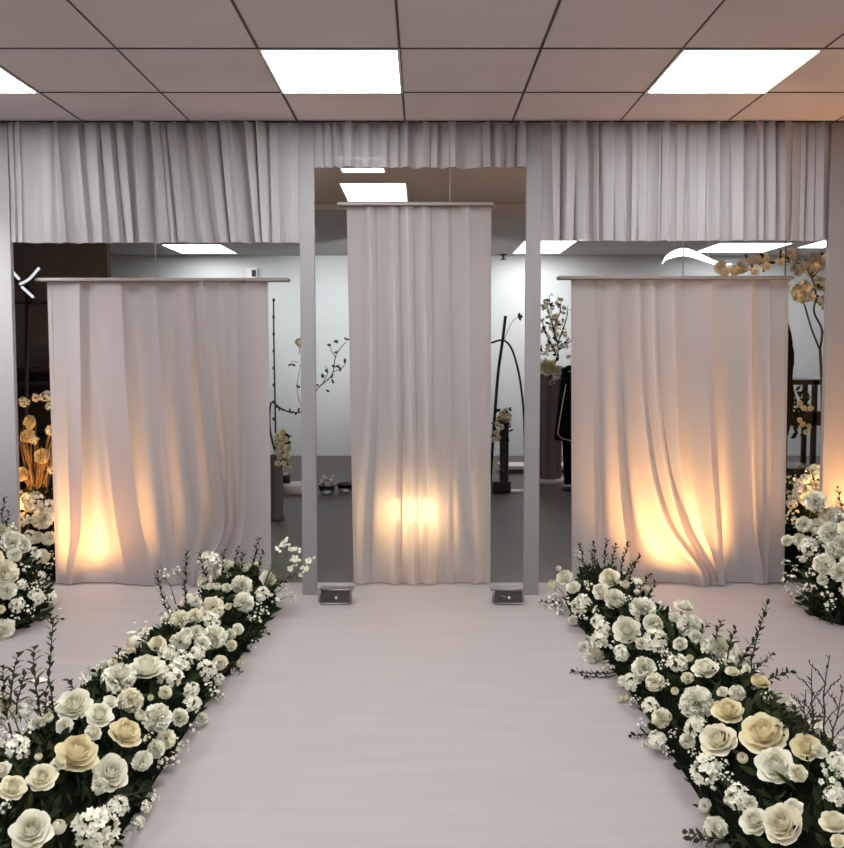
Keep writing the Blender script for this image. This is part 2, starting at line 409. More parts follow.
# ------------------------------------------------------------------ lamps of the place, then added ceiling spots
def floor_lamp(name, loc, aim, power, label, spot=120, blend=.6, size=.05, group=None, lr=.11):
    t = thing(name, label, 'floor lamp', (loc[0], loc[1], 0), group)
    z = loc[2]; d = (Vector(aim) - Vector(loc)).normalized()
    q = d.to_track_quat('Z', 'Y'); c = Vector(loc)
    can = MB(); prof = [(.001, -.16), (.05, -.16), (.058, -.14), (.058, 0), (.054, 0), (.051, -.012), (.050, -.13)]
    can.v = []; can.lathe(prof, n=20)
    can.v = [tuple(c + q @ Vector(p)) for p in can.v]; hs = can.build('lamp_housing', M['black'], t)
    le = MB(); le.lathe([(.001, -lr), (.050, -lr)], n=20); le.v = [tuple(c + q @ Vector(p)) for p in le.v]
    le.build('lens', M['lens'], hs)
    st = MB(); back = c + d * -.08
    st.tube([(back.x - .07, back.y, back.z), (back.x - .07, back.y, .02), (back.x + .07, back.y, .02), (back.x + .07, back.y, back.z)], .008, 6)
    st.box((back.x - .09, back.y - .05, -.012), (back.x + .09, back.y + .05, .02)); st.build('bracket', M['black'], t, False)
    li = bpy.data.lights.new(name + '_beam', 'SPOT'); li.energy = power; li.color = (1.0, .50, .17); li.spot_size = math.radians(spot)
    li.spot_blend = blend; li.shadow_soft_size = size
    o = bpy.data.objects.new('beam', li); COL.objects.link(o); o.parent = t
    o.location = Vector(loc) + d*.012 - t.location; o.rotation_euler = (-d).to_track_quat('Z', 'Y').to_euler()
    return t
p = at(104, 540, 5.2)
floor_lamp('floor_uplight', (p.x, 5.31, .15), (p.x, 5.02, .50), 10, 'small black uplight behind the left cloth, throwing a warm glow', 150, 1, .05)
p = at(414, 510, 5.12)
t = thing('flood_lamp', 'rectangular warm flood lamp standing behind the centre cloth, shining through as a bright spot', 'floor lamp', (p.x, 5.15, 0))
m = MB(); m.box((p.x - .16, 5.125, p.z - .11), (p.x + .16, 5.19, p.z + .11), bev=.008); hs = m.build('lamp_housing', M['black'], t, False)
for k in (-1, 0, 1):
    m = MB(); m.box((p.x + k*.095 - .036, 5.118, p.z - .07), (p.x + k*.095 + .036, 5.126, p.z + .07)); m.build('lens', M['flood'], hs, False)
m = MB(); m.tube([(p.x - .175, 5.16, p.z), (p.x - .175, 5.16, .01), (p.x + .175, 5.16, .01), (p.x + .175, 5.16, p.z)], .01, 6)
m.box((p.x - .2, 5.08, -.013), (p.x + .2, 5.26, .012)); m.build('bracket', M['black'], t, False)
p = at(666, 545, 5.2)
floor_lamp('floor_uplight', (p.x, 5.28, .15), (p.x, 5.02, .50), 15, 'small black uplight behind the right cloth, source of the orange glow', 150, 1, .05)
floor_lamp('floor_uplight', (2.70, 4.46, .35), (2.46, 4.80, .95), 80, 'small black uplight before the right side panel, behind the white flowers', 140, 1, .05)
p = at(30, 520, 5.25)
floor_lamp('floor_uplight', (-2.80, 4.93, .42), (-2.40, 5.55, .62), 12, 'small black uplight at the foot of the dried stems behind the left panel', 110, .8, .05)
p = at(806, 500, 5.2)
floor_lamp('floor_uplight', (2.80, 4.93, .42), (2.38, 5.45, .85), 22, 'small black uplight behind the right panel beside the wooden stand', 120, .8, .05)

def added_spot(loc, aim, power, label, ang):  # added spotlight fixture that brightens whatever it is aimed at
    t = thing('added_spotlight', label, 'spotlight', (loc[0], loc[1], HC), 'added white ceiling spotlights')
    c = Vector((loc[0], loc[1], HC - .14)); d = (Vector(aim) - c).normalized(); q = d.to_track_quat('Z', 'Y')
    m = MB(); m.lathe([(.001, -.10), (.04, -.10), (.045, -.08), (.045, .05), (.041, .05), (.040, .0)], n=20); m.v = [tuple(c + q @ Vector(p)) for p in m.v]; hs = m.build('spot_head', M['white'], t)
    m = MB(); m.lathe([(.001, .001), (.040, .001)], n=20); m.v = [tuple(c + q @ Vector(p)) for p in m.v]; m.build('lens', M['spot_lens'], hs)
    m = MB(); m.tube([c, (c.x, c.y, HC - .01)], .008, 6); m.lathe([(.001, -.02), (.05, -.02), (.05, 0), (.001, 0)], (c.x, c.y, HC), 20); m.build('mount', M['white'], t)
    li = bpy.data.lights.new('added_spot_beam', 'SPOT'); li.energy = power; li.color = (.93, .97, 1.0); li.spot_size = math.radians(ang); li.spot_blend = 1.0; li.shadow_soft_size = .04
    o = bpy.data.objects.new('beam', li); COL.objects.link(o); o.parent = t; o.location = c + d*.06 - t.location; o.rotation_euler = (-d).to_track_quat('Z', 'Y').to_euler()
added_spot((-.62, 9.0, 0), (-1.25, YB, 1.62), 85, 'added white ceiling spotlight hidden behind the centre cloth, washing the back wall on the left', 75)  # added, with the next one, to brighten the back wall
added_spot((.58, 9.0, 0), (1.25, YB, 1.62), 45, 'added white ceiling spotlight hidden behind the centre cloth, washing the back wall on the right', 75)
added_spot((-3.1, 3.3, 0), (-2.75, YW, 1.45), 92, 'added unseen white ceiling spotlight above the left edge of the photo, aimed at the left side panel', 60)  # unseen lamp added to brighten the left side panel

# ------------------------------------------------------------------ glass floor boxes at the posts
def floor_box(px0, px1, label, dx):
    Y = 4.56; a = at(px0, 602, Y).x; c = at(px1, 602, Y).x; zt = .085; d = .10
    t = thing('floor_box', label, 'box', ((a+c)/2, Y, 0), 'chrome floor boxes by the centre posts')
    m = MB(); w = .012
    pts = [(a+.006, Y, zt), (a, Y, .02), (a+.012, Y, .006), (c-.012, Y, .006), (c, Y, .02), (c-.006, Y, zt)]
    m.tube(pts + [pts[0]], .007, 8); m.build('front_frame', M['chrome'], t)
    m = MB(); m.box((a+.002, Y+.006, .002), (c-.002, Y+d, zt-.004), bev=.006); hs = m.build('housing', M['glass_dark'], t, False)
    m = MB(); m.box((a+.002+min(dx,0), Y-.004, zt-.004), (c-.002+max(dx,0), Y+d*.55, zt+.006), bev=.003); m.build('lid', M['chrome'], t, False)
    m = MB(); m.lathe([(.001, .022), (.005, .021), (.007, .015), (.005, .008), (.001, .006)], ((a+c)/2 + .006, Y + .001, .026), 12); m.build('bulb', M['white'], hs)
    m = MB(); m.tube([(a+.03, Y+.004, .02), (a+.05, Y+.004, .05), (a+.10, Y+.004, .03), (a+.13, Y+.004, .055)], .004, 6); m.build('coil', M['glass_dark'], hs)
floor_box(319, 351, 'small chrome-framed floor box at the foot of the left centre post', .018)
floor_box(493, 523, 'small chrome-framed floor box at the foot of the right centre post', -.018)

# ------------------------------------------------------------------ flower kinds (unit diameter, facing +Z)
def petal_grid(mb, a, r0, z0, L, W, th0, th1, mi=0, nu=5, nv=5, curl=0.0, ruff=0.0, rp=0.0, tipround=.18):
    rows = []
    for j in range(nv):
        v = j/(nv-1)
        row = []
        for i in range(nu):
            u = -1 + 2*i/(nu-1)
            vv = v * (1 - tipround*u*u)
            # integrate the profile
            r, z, n = r0, z0, 6
            for k in range(n):
                tt = (k+.5)/n*vv; th = th0 + (th1-th0)*tt**1.3
                r += L*vv/n*math.sin(th); z += L*vv/n*math.cos(th)
            wid = W*(.45 + .55*math.sin(min(1, v*1.25)*PI/2))
            ang = a + u*wid/max(r, .12)*.5
            rr_ = r - curl*u*u*.5*v + ruff*v*math.sin(u*5 + rp)
            zz = z + ruff*v*math.cos(u*6 + rp)*.8
            row.append((rr_*math.cos(ang), rr_*math.sin(ang), zz))
        rows.append(row)
    mb.grid(rows, mi)
def stem_calyx(mb, ln=.55):
    mb.lathe([(.02, -.30), (.09, -.25), (.11, -.19), (.02, -.17)], n=8, mi=1)
    mb.tube([(0, 0, -.15), (.01, .01, -ln)], .022, 5, 1)
def rose(seed, full=1.0):
    r = random.Random(seed); mb = MB()
    rings = [(2, .008, .10, .18, .16, .1, -.2), (3, .015, .06, .24, .22, .25, -.35), (3, .03, .01, .31, .30, .42, -.42), (4, .045, -.04, .37, .36, .58, -.36), (5, .06, -.09, .42, .42, .74, -.2),
             (5, .075, -.13, .45, .50, .92, .15), (6, .09, -.16, .46, .54, 1.06, .6), (6, .10, -.19, .46, .58, 1.2, 1.2)]
    off = r.random()*6
    for n, r0, z0, Ln, W, a0, a1 in rings:
        for k in range(n):
            a = off + 2*PI*k/n + r.uniform(-.12, .12)
            petal_grid(mb, a, r0, z0 + r.uniform(-.01, .01), Ln*r.uniform(.94, 1.06), W*r.uniform(.95, 1.1), a0, a1*full*r.uniform(.92, 1.08), nu=7, nv=6, ruff=.014, rp=r.random()*6, tipround=.26)
        off += .6
    mb.lathe([(.001, .12), (.04, .08), (.09, .0), (.11, -.12), (.06, -.2)], n=8, mi=0)
    stem_calyx(mb); return mb
def carnation(seed, ruff=.06, n=84):
    r = random.Random(seed); mb = MB()
    for k in range(n):
        f = (k + .5)/n; th = math.acos(1 - f*1.42); a = k*2.39996
        th += r.uniform(-.1, .1)
        L_ = .47*r.uniform(.80, 1.08)
        d = Vector((math.sin(th)*math.cos(a), math.sin(th)*math.sin(a), math.cos(th)*.82))
        s = d.cross(Vector((r.uniform(-1,1), r.uniform(-1,1), r.uniform(.2,1)))).normalized(); nrm = d.cross(s)
        rp = r.random()*6; rows = []
        for j in range(4):
            v = j/3; w = .05 + .15*v; row = []
            for i in range(7):
                u = -1 + i/3
                ln = L_*(.35 + .65*v) * (1 - .12*u*u*v + .05*v*math.sin(u*14 + rp))
                row.append(d*ln + s*(u*w) + nrm*(ruff*v*math.sin(u*9 + rp) + .05*v*v*u*u) + Vector((0, 0, -.08)))
            rows.append(row)
        mb.grid(rows, 0)
    stem_calyx(mb); return mb
def floret(mb, c, d, s, r, n=5, mi=0, cup=.5):
    q = d.to_track_quat('Z', 'Y'); off = r.random()*6
    for k in range(n):
        a = off + 2*PI*k/n; rows = []
        for j in range(3):
            v = j/2; w = [.12, .42, .30][j]*s
            rad = s*(.06 + .44*v); z = s*cup*.35*v*v*(1 if r.random() < .8 else -.3)
            rows.append([c + q @ (Vector((math.cos(a)*rad - math.sin(a)*u*w*.5, math.sin(a)*rad + math.cos(a)*u*w*.5, z + .08*s*abs(u)))) for u in (-1, 0, 1)])
        mb.grid(rows, mi)
def cluster(seed, n=17, fs=.30):
    r = random.Random(seed); mb = MB()
    for k in range(n):
        f = (k+.5)/n; th = math.acos(1 - f*1.2); a = k*2.39996 + r.uniform(-.3, .3)
        d = Vector((math.sin(th)*math.cos(a), math.sin(th)*math.sin(a), math.cos(th)))
        c = d*.36*r.uniform(.85, 1.15); c.z *= .8
        floret(mb, c, (d + Vector((r.uniform(-.3,.3), r.uniform(-.3,.3), .2))).normalized(), fs*r.uniform(.9, 1.25), r)
        if k % 2: floret(mb, c + d*.03, d, fs*.6, r, 5, 0, 1.2)
        mb.tube([(0, 0, -.25), c*.95], .012, 4, 1, False)
    stem_calyx(mb, .5); return mb
def bud(seed):
    r = random.Random(seed); mb = MB()
    for n, r0, W, a0, a1, L_ in ((3, .02, .34, .0, -.1, .62), (4, .10, .50, .75, -.75, .72), (5, .13, .5, .95, -.55, .66)):
        o = r.random()*6
        for k in range(n): petal_grid(mb, o + 2*PI*k/n, r0, -.22, L_, W, a0, a1, ruff=.008, rp=r.random()*6)
    for k in range(5): petal_grid(mb, k*2*PI/5, .04, -.26, .32, .12, .9, .1, mi=1, nu=3, nv=3)
    mb.tube([(0, 0, -.2), (.01, 0, -.8)], .03, 5, 1); return mb
def spray(seed, n=8):
    r = random.Random(seed); mb = MB()
    for k in range(n):
        f = (k+.5)/n; th = math.acos(1 - f*.95); a = k*2.39996 + r.uniform(-.4, .4)
        d = Vector((math.sin(th)*math.cos(a), math.sin(th)*math.sin(a), math.cos(th)))
        c = d*.42*r.uniform(.55, 1.15)
        s = .26*r.uniform(.7, 1.2)
        if r.random() < .7:
            floret(mb, c, (d + Vector((0, 0, .3))).normalized(), s, r); floret(mb, c, d, s*.55, r, 5, 0, 1.5)
        else: mb.lathe([(.005, .09), (.05, .05), (.06, 0), (.03, -.06)], c, 7)
        mb.tube([(0, 0, -.4), c*.5 + Vector((0, 0, -.08)), c], .010, 4, 1, False)
    mb.tube([(0, 0, -.35), (0, 0, -.7)], .018, 5, 1); return mb
KIND = {}
def reg(key, name, mb_list, mats): KIND[key] = (name, [mb.mesh(name, mats) for mb in mb_list])
reg('R', 'rose', [rose(1, .9), rose(2, 1.05), rose(3, .8), rose(9, 1.1)], [M['petal'], M['calyx']])
KIND['R'][1].extend([rose(4, .85).mesh('rose', [M['petal2'], M['calyx']]), rose(5, 1.0).mesh('rose', [M['petal2'], M['calyx']])])
reg('Y', 'cream_rose', [rose(6, .85), rose(7, 1.0)], [M['cream'], M['calyx']])
reg('C', 'carnation', [carnation(11), carnation(12, .075), carnation(13, .05, 70)], [M['petal'], M['calyx']])
KIND['C'][1].append(carnation(14, .055).mesh('carnation', [M['petal2'], M['calyx']]))
reg('H', 'stock_bloom', [cluster(21), cluster(22, 14, .34), cluster(23, 20, .27)], [M['petal'], M['calyx']])
reg('B', 'rosebud', [bud(31), bud(32)], [M['petal2'], M['calyx']])
reg('S', 'wax_flower_spray', [spray(41), spray(42, 6), spray(43, 10)], [M['petal'], M['calyx']])
reg('P', 'blossom', [], [M['petal'], M['calyx']])
for s_ in (51, 52, 53):
    r_ = random.Random(s_); mb_ = MB()
    floret(mb_, Vector((0, 0, 0)), Vector((0, 0, 1)), 1.0, r_, 5, 0, .9); floret(mb_, Vector((0, 0, .05)), Vector((0, 0, 1)), .7, r_, 5, 0, 1.3)
    mb_.lathe([(.02, -.10), (.10, -.05), (.08, .03)], n=7, mi=1); KIND['P'][1].append(mb_.mesh('blossom', [M['petal'], M['calyx']]))

def put(kind, pos, d, dia, parent, r, name=None):
    nm, ms = KIND[kind]
    o = bpy.data.objects.new(name or nm, r.choice(ms)); COL.objects.link(o); o.parent = parent
    o.location = Vector(pos) - parent.location
    q = d.normalized().to_track_quat('Z', 'Y') @ Euler((0, 0, r.random()*6.28)).to_quaternion()
    o.rotation_mode = 'QUATERNION'; o.rotation_quaternion = q
    s = dia; o.scale = (s, s, s*r.uniform(.85, 1.05)); return o

def leaf(mb, base, d, ln, w, up, mi=0, bend=.25):
    d = d.normalized(); s = d.cross(up)
    if s.length < 1e-3: s = d.cross(Vector((1, .3, 0)))
    s.normalize(); n = s.cross(d)
    rows = []
    for v, ww in ((0, .12), (.3, .85), (.62, .9), (.86, .5), (1, .04)):
        c = base + d*(ln*v) - n*(bend*ln*v*v)
        rows.append([c + s*(w*ww*.5) + n*(.12*w*ww), c, c - s*(w*ww*.5) + n*(.12*w*ww)])
    mb.grid(rows, mi)

def sprig(base, tip, parent, r, style='leaf', name='sprig', side=0.0):
    base, tip = Vector(base), Vector(tip); L_ = (tip - base).length
    mb = MB(); dirv = (tip - base).normalized()
    lat = dirv.cross(Vector((0, 1, 0))); lat = lat.normalized() if lat.length > .01 else Vector((1, 0, 0))
    pts = [base.lerp(tip, k/8) + lat*(.05*L_*math.sin(k/8*PI)*r.uniform(.5, 1.2)*(1 if side >= 0 else -1)) for k in range(9)]
    mb.tube(pts, [lerp(.0032, .0012, k/8) for k in range(9)], 5, 0)
    n = int(L_/(.009 if style == 'leaf' else .011))
    for k in range(n):
        f = .18 + .82*k/max(1, n-1); i = min(7, int(f*8)); c = pts[i].lerp(pts[i+1], f*8 - i)
        a = k*2.4 + r.uniform(-.4, .4); o1 = lat*math.cos(a) + lat.cross(dirv)*math.sin(a)
        d = dirv*r.uniform(.5, 1.0) + o1*.8
        if style == 'leaf': leaf(mb, c, d, r.uniform(.026, .046)*(1.15 - .5*f), .015, dirv, 1)
        elif style == 'bud': leaf(mb, c, d, r.uniform(.018, .032), .013, dirv, 1, 0)
        else:
            if r.random() < .5: leaf(mb, c, d, r.uniform(.012, .022), .007, dirv, 1, 0)
    if style == 'twig':
        for k in range(4):
            i = 3 + k; c = pts[min(i, 8)]; e = c + (dirv*.7 + lat*(.6 if k % 2 else -.6)).normalized()*L_*.22
            mb.tube([c, c.lerp(e, .5) + dirv*.01, e], [.0018, .0014, .001], 4, 0)
            for q in range(4): leaf(mb, c.lerp(e, .4 + .2*q), dirv + lat*r.uniform(-1, 1), .014, .007, dirv, 1, 0)
    return mb.build(name, [M['twig'], M['leaf2' if style == 'leaf' else 'leaf']], parent)

class Row:                                   # long low half-round garland lying along Y, a little narrower at the far end
    def __init__(s, side, y0, y1): s.side, s.y0, s.y1 = side, y0, y1
    def cw(s, y):
        return (s.side*interp([1.5, 2.3, 3.3, 4.2, 4.8], [1.13, 1.10, 1.045, .985, .95], y), interp([1.5, 2.3, 3.3, 4.8], [.29, .265, .215, .20], y), interp([1.5, 2.3, 3.3, 4.8], [.33, .31, .27, .26], y))
    def f(s, p):
        cx, w, h = s.cw(p.y); yc = min(max(p.y, s.y0 + .2), s.y1 - .2)
        return math.sqrt(((p.x - cx)/w)**2 + ((p.y - yc)/.2)**2 + (max(p.z, 0)/h)**2) - 1
    def rnd(s, r):
        while True:
            y = r.uniform(s.y0, s.y1); a = r.uniform(-.05, PI + .05); yc = min(max(y, s.y0 + .2), s.y1 - .2); cx, w, h = s.cw(y)
            k = 1 - ((y - yc)/.2)**2
            if k <= .02: continue
            k = math.sqrt(k)
            return Vector((cx + w*k*math.cos(a), y, max(.015, h*k*math.sin(a))))
class Mound:
    def __init__(s, c, rx, ry, h): s.c, s.rx, s.ry, s.h = c, rx, ry, h
    def f(s, p): return math.sqrt(((p.x-s.c[0])/s.rx)**2 + ((p.y-s.c[1])/s.ry)**2 + (max(p.z, 0)/s.h)**2) - 1
    def rnd(s, r):
        a = r.uniform(0, 2*PI); z = r.uniform(0, 1); k = math.sqrt(1 - z*z)
        return Vector((s.c[0] + s.rx*k*math.cos(a), s.c[1] + s.ry*k*math.sin(a), max(.015, s.h*z)))
def normal(S, p):
    e = .004
    g_ = Vector([S.f(p + Vector(d)) - S.f(p - Vector(d)) for d in ((e,0,0),(0,e,0),(0,0,e))])
    if p.z < .01: g_.z = max(g_.z, 0)
    return g_.normalized()
def hit(S, px, py, tmin=1.2, tmax=7.0):
    d = ray(px, py); best, bt = 9e9, None; t_ = tmin
    while t_ < tmax:
        p = CAM + d*t_
        if p.z < .01: break
        v = S.f(p)
        if v < best: best, bt = v, p
        if v <= 0: return p, True
        t_ += .01
    return bt, False

def arrangement(name, label, S, base_loc, blooms, sprigs, extra, nleaf, seed, lsize=(.03, .065), airy=()):
    r = random.Random(seed)
    th = thing(name, label, 'flower arrangement', base_loc, None)
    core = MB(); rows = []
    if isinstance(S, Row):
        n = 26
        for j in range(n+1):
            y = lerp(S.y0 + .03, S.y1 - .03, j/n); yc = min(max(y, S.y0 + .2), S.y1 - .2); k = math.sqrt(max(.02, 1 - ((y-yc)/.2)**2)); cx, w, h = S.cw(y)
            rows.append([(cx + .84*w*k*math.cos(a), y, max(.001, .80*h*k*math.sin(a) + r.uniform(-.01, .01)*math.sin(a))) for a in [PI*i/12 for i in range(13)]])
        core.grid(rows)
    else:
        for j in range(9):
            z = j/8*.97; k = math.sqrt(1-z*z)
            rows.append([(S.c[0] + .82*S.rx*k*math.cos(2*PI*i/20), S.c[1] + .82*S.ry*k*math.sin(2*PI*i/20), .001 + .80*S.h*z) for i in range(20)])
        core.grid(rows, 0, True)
    core.build('shade_core', M['core'], th)  # dark core that makes the inside of the flowers read as shaded
    fo = MB()
    for k in range(nleaf):
        p = S.rnd(r); n = normal(S, p)
        d = (n*.75 + Vector((r.uniform(-1,1), r.uniform(-1,1), r.uniform(-.3,1)))*.8)
        p2 = p - n*r.uniform(.035, .09)
        ln = r.uniform(*lsize)
        if p2.z + d.normalized().z*ln < .004: d.z = abs(d.z)
        p2.z = max(p2.z, .012)
        leaf(fo, p2, d, ln, ln*r.uniform(.28, .55), n, 0 if r.random() < .72 else 1, r.uniform(-.1, .3))
    fo.build('foliage', [M['leaf'], M['leaf2']], th)['kind'] = 'stuff'
    done = []
    for b_ in blooms:
        px, py, dpx, kd = b_
        p, ok = hit(S, px, py)
        if p is None: continue
        n = normal(S, p); tc = (CAM - p).normalized()
        dia = dpx*p.y/F*{'R': 1.12, 'Y': 1.12, 'C': 1.15, 'H': 1.25, 'B': 1.3, 'S': 1.4}[kd]
        dia = min(max(dia, .03), .15) * (1.0 if isinstance(S, Row) else 1.04)
        d = n*.45 + tc*.55 + Vector((0, 0, .35)) + Vector((r.uniform(-1,1), r.uniform(-1,1), r.uniform(-.6,.8)))*.28
        o = put(kd, p + n*.012, d, dia, th, r)
        done.append((p, dia))
        if not ok:
            mb = MB(); q = Vector((lerp(p.x, S.cw(p.y)[0] if isinstance(S, Row) else S.c[0], .3), p.y, max(.03, p.z - .12)))
            mb.tube([q, q.lerp(p, .6) + Vector((.006, 0, .01)), p], [.0028, .0022, .0018], 5); mb.build('stem', M['calyx'], th)
    tries = 0; added = 0
    while added < extra and tries < 4000:
        tries += 1
        p = S.rnd(r)
        dia = r.uniform(.05, .095)
        if any((p - q).length < (dia + e)*.47 for q, e in done): continue
        n = normal(S, p); kd = r.choice('RCCHHSSB')
        vis = n.dot((CAM - p).normalized()) > .05
        if vis:
            if r.random() < .35: continue
            dia = r.uniform(.03, .055); kd = r.choice('SSHBC')
        if p.z < dia*.55: p.z = dia*.55
        put(kd, p, n + Vector((0, 0, .4)), dia*(1.2 if kd in 'SH' else 1), th, r); done.append((p, dia)); added += 1
    for (bx, by, tx, ty, style) in sprigs:
        p, ok = hit(S, bx, by)
        if p is None: continue
        tip = at(tx, ty, p.y + r.uniform(-.03, .03))
        if tip.z < .012: tip.z = .012
        sprig(p - normal(S, p)*.05, tip, th, r, style)
    for (bx, by, tips) in airy:
        p, ok = hit(S, bx, by); q = p - normal(S, p)*.04
        mb = MB()
        for (tx, ty, dpx) in tips:
            e = at(tx, ty, p.y + r.uniform(-.05, .05)); mid = q.lerp(e, .55) + Vector((0, 0, .012))
            mb.tube([q, mid, e], [.0022, .0016, .001], 4, 1)
            s_ = dpx*p.y/F
            s_ *= .75; floret(mb, e, Vector((r.uniform(-.4,.4), -.8, .5)).normalized(), s_*1.1, r); floret(mb, e, Vector((r.uniform(-.4,.4), -.8, .5)).normalized(), s_*.7, r, 5, 0, 1.4)
            for k in range(3):
                e2 = e + Vector((r.uniform(-.03,.03), r.uniform(-.03,.03), r.uniform(-.02,.03)))
                mb.tube([mid.lerp(e, .6), e2], .0009, 3, 1); floret(mb, e2, Vector((r.uniform(-.4,.4), -.8, .5)).normalized(), .016, r)
        mb.build('airy_filler_spray', [M['petal'], M['calyx']], th)
    return th

# ------------------------------------------------------------------ bloom tables: photo x, y, diameter (px), kind
LEFT = [(6,706,16,'R'),(32,705,9,'B'),(23,716,20,'H'),(49,723,11,'B'),(64,729,16,'C'),(55,710,15,'R'),(74,709,34,'R'),(98,718,25,'R'),(108,707,14,'R'),
 (91,736,17,'R'),(75,757,40,'Y'),(40,781,26,'R'),(56,767,14,'C'),(107,775,34,'R'),(97,788,16,'C'),(11,792,25,'R'),(2,774,16,'R'),(18,752,22,'H'),(28,735,10,'S'),
 (28,834,38,'R'),(93,832,40,'H'),(114,808,20,'H'),(3,724,12,'S'),(7,740,12,'S'),(4,812,12,'S'),(37,762,8,'B'),
 (118,681,32,'C'),(116,665,13,'R'),(129,702,24,'C'),(109,705,14,'R'),(145,671,34,'R'),(168,679,22,'H'),(163,694,13,'C'),(179,643,20,'C'),(157,647,17,'R'),(166,656,15,'H'),
 (179,664,21,'H'),(195,634,16,'C'),(213,638,23,'C'),(200,645,16,'C'),(196,655,14,'H'),(204,671,19,'H'),(218,663,14,'C'),(229,635,11,'C'),(229,646,11,'C'),(236,630,11,'C'),
 (237,664,8,'B'),(155,719,27,'C'),(137,719,12,'B'),(123,735,31,'Y'),(177,718,17,'C'),(189,705,17,'H'),(189,691,14,'H'),(206,688,10,'S'),(216,680,10,'H'),(215,696,12,'S'),
 (199,719,12,'C'),(190,729,11,'S'),(163,739,19,'C'),(153,750,17,'C'),(177,747,14,'S'),(139,762,19,'C'),(160,763,12,'S'),(148,701,7,'B'),
 (241,587,21,'C'),(242,603,20,'C'),(212,609,22,'C'),(210,622,16,'H'),(179,621,18,'C'),(194,618,15,'C'),(196,604,12,'C'),(260,595,13,'H'),(266,580,16,'R'),(206,582,14,'R'),
 (210,563,18,'H'),(228,567,14,'R'),(244,571,10,'B'),(217,590,9,'B'),(226,590,10,'C'),(226,609,8,'B'),(282,588,10,'S'),(289,597,9,'S'),(274,600,14,'S'),(255,620,9,'S'),
 (256,609,10,'S'),(263,613,8,'S'),(250,645,8,'S'),(167,602,9,'S'),(165,578,11,'S'),(178,573,8,'S'),(185,636,13,'R'),(145,740,10,'S'),(165,625,9,'S')]
RIGHT = [(610,580,19,'R'),(602,593,16,'R'),(616,600,20,'C'),(626,588,9,'B'),(584,605,19,'H'),(566,578,16,'R'),(575,588,14,'R'),(555,586,10,'B'),(561,570,6,'B'),(556,598,10,'S'),
 (554,607,10,'S'),(563,612,10,'S'),(571,604,8,'S'),(575,620,10,'C'),(586,618,8,'S'),(580,558,10,'S'),(600,622,13,'H'),(605,630,15,'H'),(603,642,18,'H'),(586,647,13,'C'),
 (597,658,21,'C'),(629,632,27,'R'),(643,610,25,'C'),(654,625,19,'C'),(623,652,12,'H'),(644,645,13,'C'),(657,644,22,'H'),(590,588,7,'S'),(598,612,8,'S'),(629,602,7,'S'),
 (682,608,18,'R'),(674,619,11,'C'),(690,629,27,'C'),(695,639,13,'C'),(681,647,14,'R'),(679,666,17,'H'),(667,657,10,'S'),(665,667,9,'S'),(646,668,23,'C'),(657,683,18,'C'),
 (691,662,8,'B'),(706,671,24,'R'),(689,680,12,'C'),(719,651,37,'C'),(740,660,17,'C'),(732,675,14,'R'),(748,673,16,'R'),(759,685,18,'Y'),(724,695,11,'R'),(738,696,16,'C'),
 (678,694,9,'B'),(698,704,33,'C'),(730,714,28,'Y'),(721,742,34,'R'),(765,737,42,'Y'),(698,730,20,'H'),(690,742,15,'C'),(635,683,17,'H'),(653,707,16,'H'),(664,718,19,'C'),
 (623,699,7,'B'),(629,698,7,'B'),(640,700,7,'S'),(661,740,17,'H'),(648,745,7,'S'),(677,735,9,'S'),(767,700,10,'S'),(625,656,12,'H'),
 (778,769,36,'R'),(800,777,18,'R'),(807,751,28,'Y'),(820,755,14,'R'),(709,771,27,'H'),(715,786,11,'S'),(746,762,12,'B'),(727,767,9,'S'),(724,778,9,'S'),(732,780,10,'S'),
 (741,799,23,'H'),(753,804,14,'C'),(758,823,26,'R'),(719,828,23,'C'),(786,827,38,'R'),(796,811,18,'R'),(836,826,25,'R'),(838,766,16,'H'),(836,800,19,'H'),(697,754,9,'S'),(841,845,14,'R'),
 (612,668,10,'S'),(672,752,9,'S'),(645,725,9,'S')]
SL = [(53,715,53,622,'bud'),(36,715,34,648,'leaf'),(47,718,46,690,'leaf'),(8,700,26,672,'leaf'),(2,690,18,655,'leaf'),(93,700,70,681,'leaf'),(122,672,119,648,'leaf'),(108,672,96,672,'leaf'),
 (165,612,158,574,'bud'),(188,610,187,552,'bud'),(206,585,200,552,'leaf'),(222,578,224,552,'leaf'),(238,575,238,548,'leaf'),(246,575,243,553,'leaf'),(258,572,259,539,'leaf'),(264,575,263,552,'leaf'),
 (275,585,300,575,'leaf'),(150,650,142,640,'leaf'),(112,800,150,790,'leaf'),(245,630,268,633,'leaf'),(2,720,3,668,'leaf'),(228,650,240,674,'leaf'),(270,592,285,582,'leaf'),(152,648,140,654,'leaf')]
SR = [(588,580,580,543,'bud'),(596,578,594,545,'bud'),(604,572,607,541,'bud'),(612,570,616,546,'leaf'),(622,578,628,543,'bud'),(630,582,640,556,'bud'),(636,590,650,575,'leaf'),(646,600,655,584,'bud'),
 (560,600,541,601,'leaf'),(608,672,572,682,'leaf'),(604,675,584,679,'leaf'),(757,680,767,605,'bud'),(752,670,772,655,'leaf'),(760,675,790,672,'leaf'),(700,632,708,624,'leaf'),(722,640,721,622,'leaf'),(735,648,735,630,'leaf'),
 (808,748,806,690,'twig'),(828,750,830,655,'twig'),(822,745,812,668,'twig'),(835,752,843,690,'twig'),(780,730,782,705,'leaf'),(790,730,796,706,'leaf'),(800,735,815,715,'leaf'),(770,715,775,693,'leaf'),(730,838,688,832,'leaf'),
 (712,838,690,838,'leaf'),(640,732,632,740,'leaf'),(745,655,755,640,'leaf'),(592,575,592,552,'leaf'),(618,582,634,562,'leaf')]
rowL = Row(-1, 1.55, 4.66)
rowR = Row(1, 1.55, 4.66)
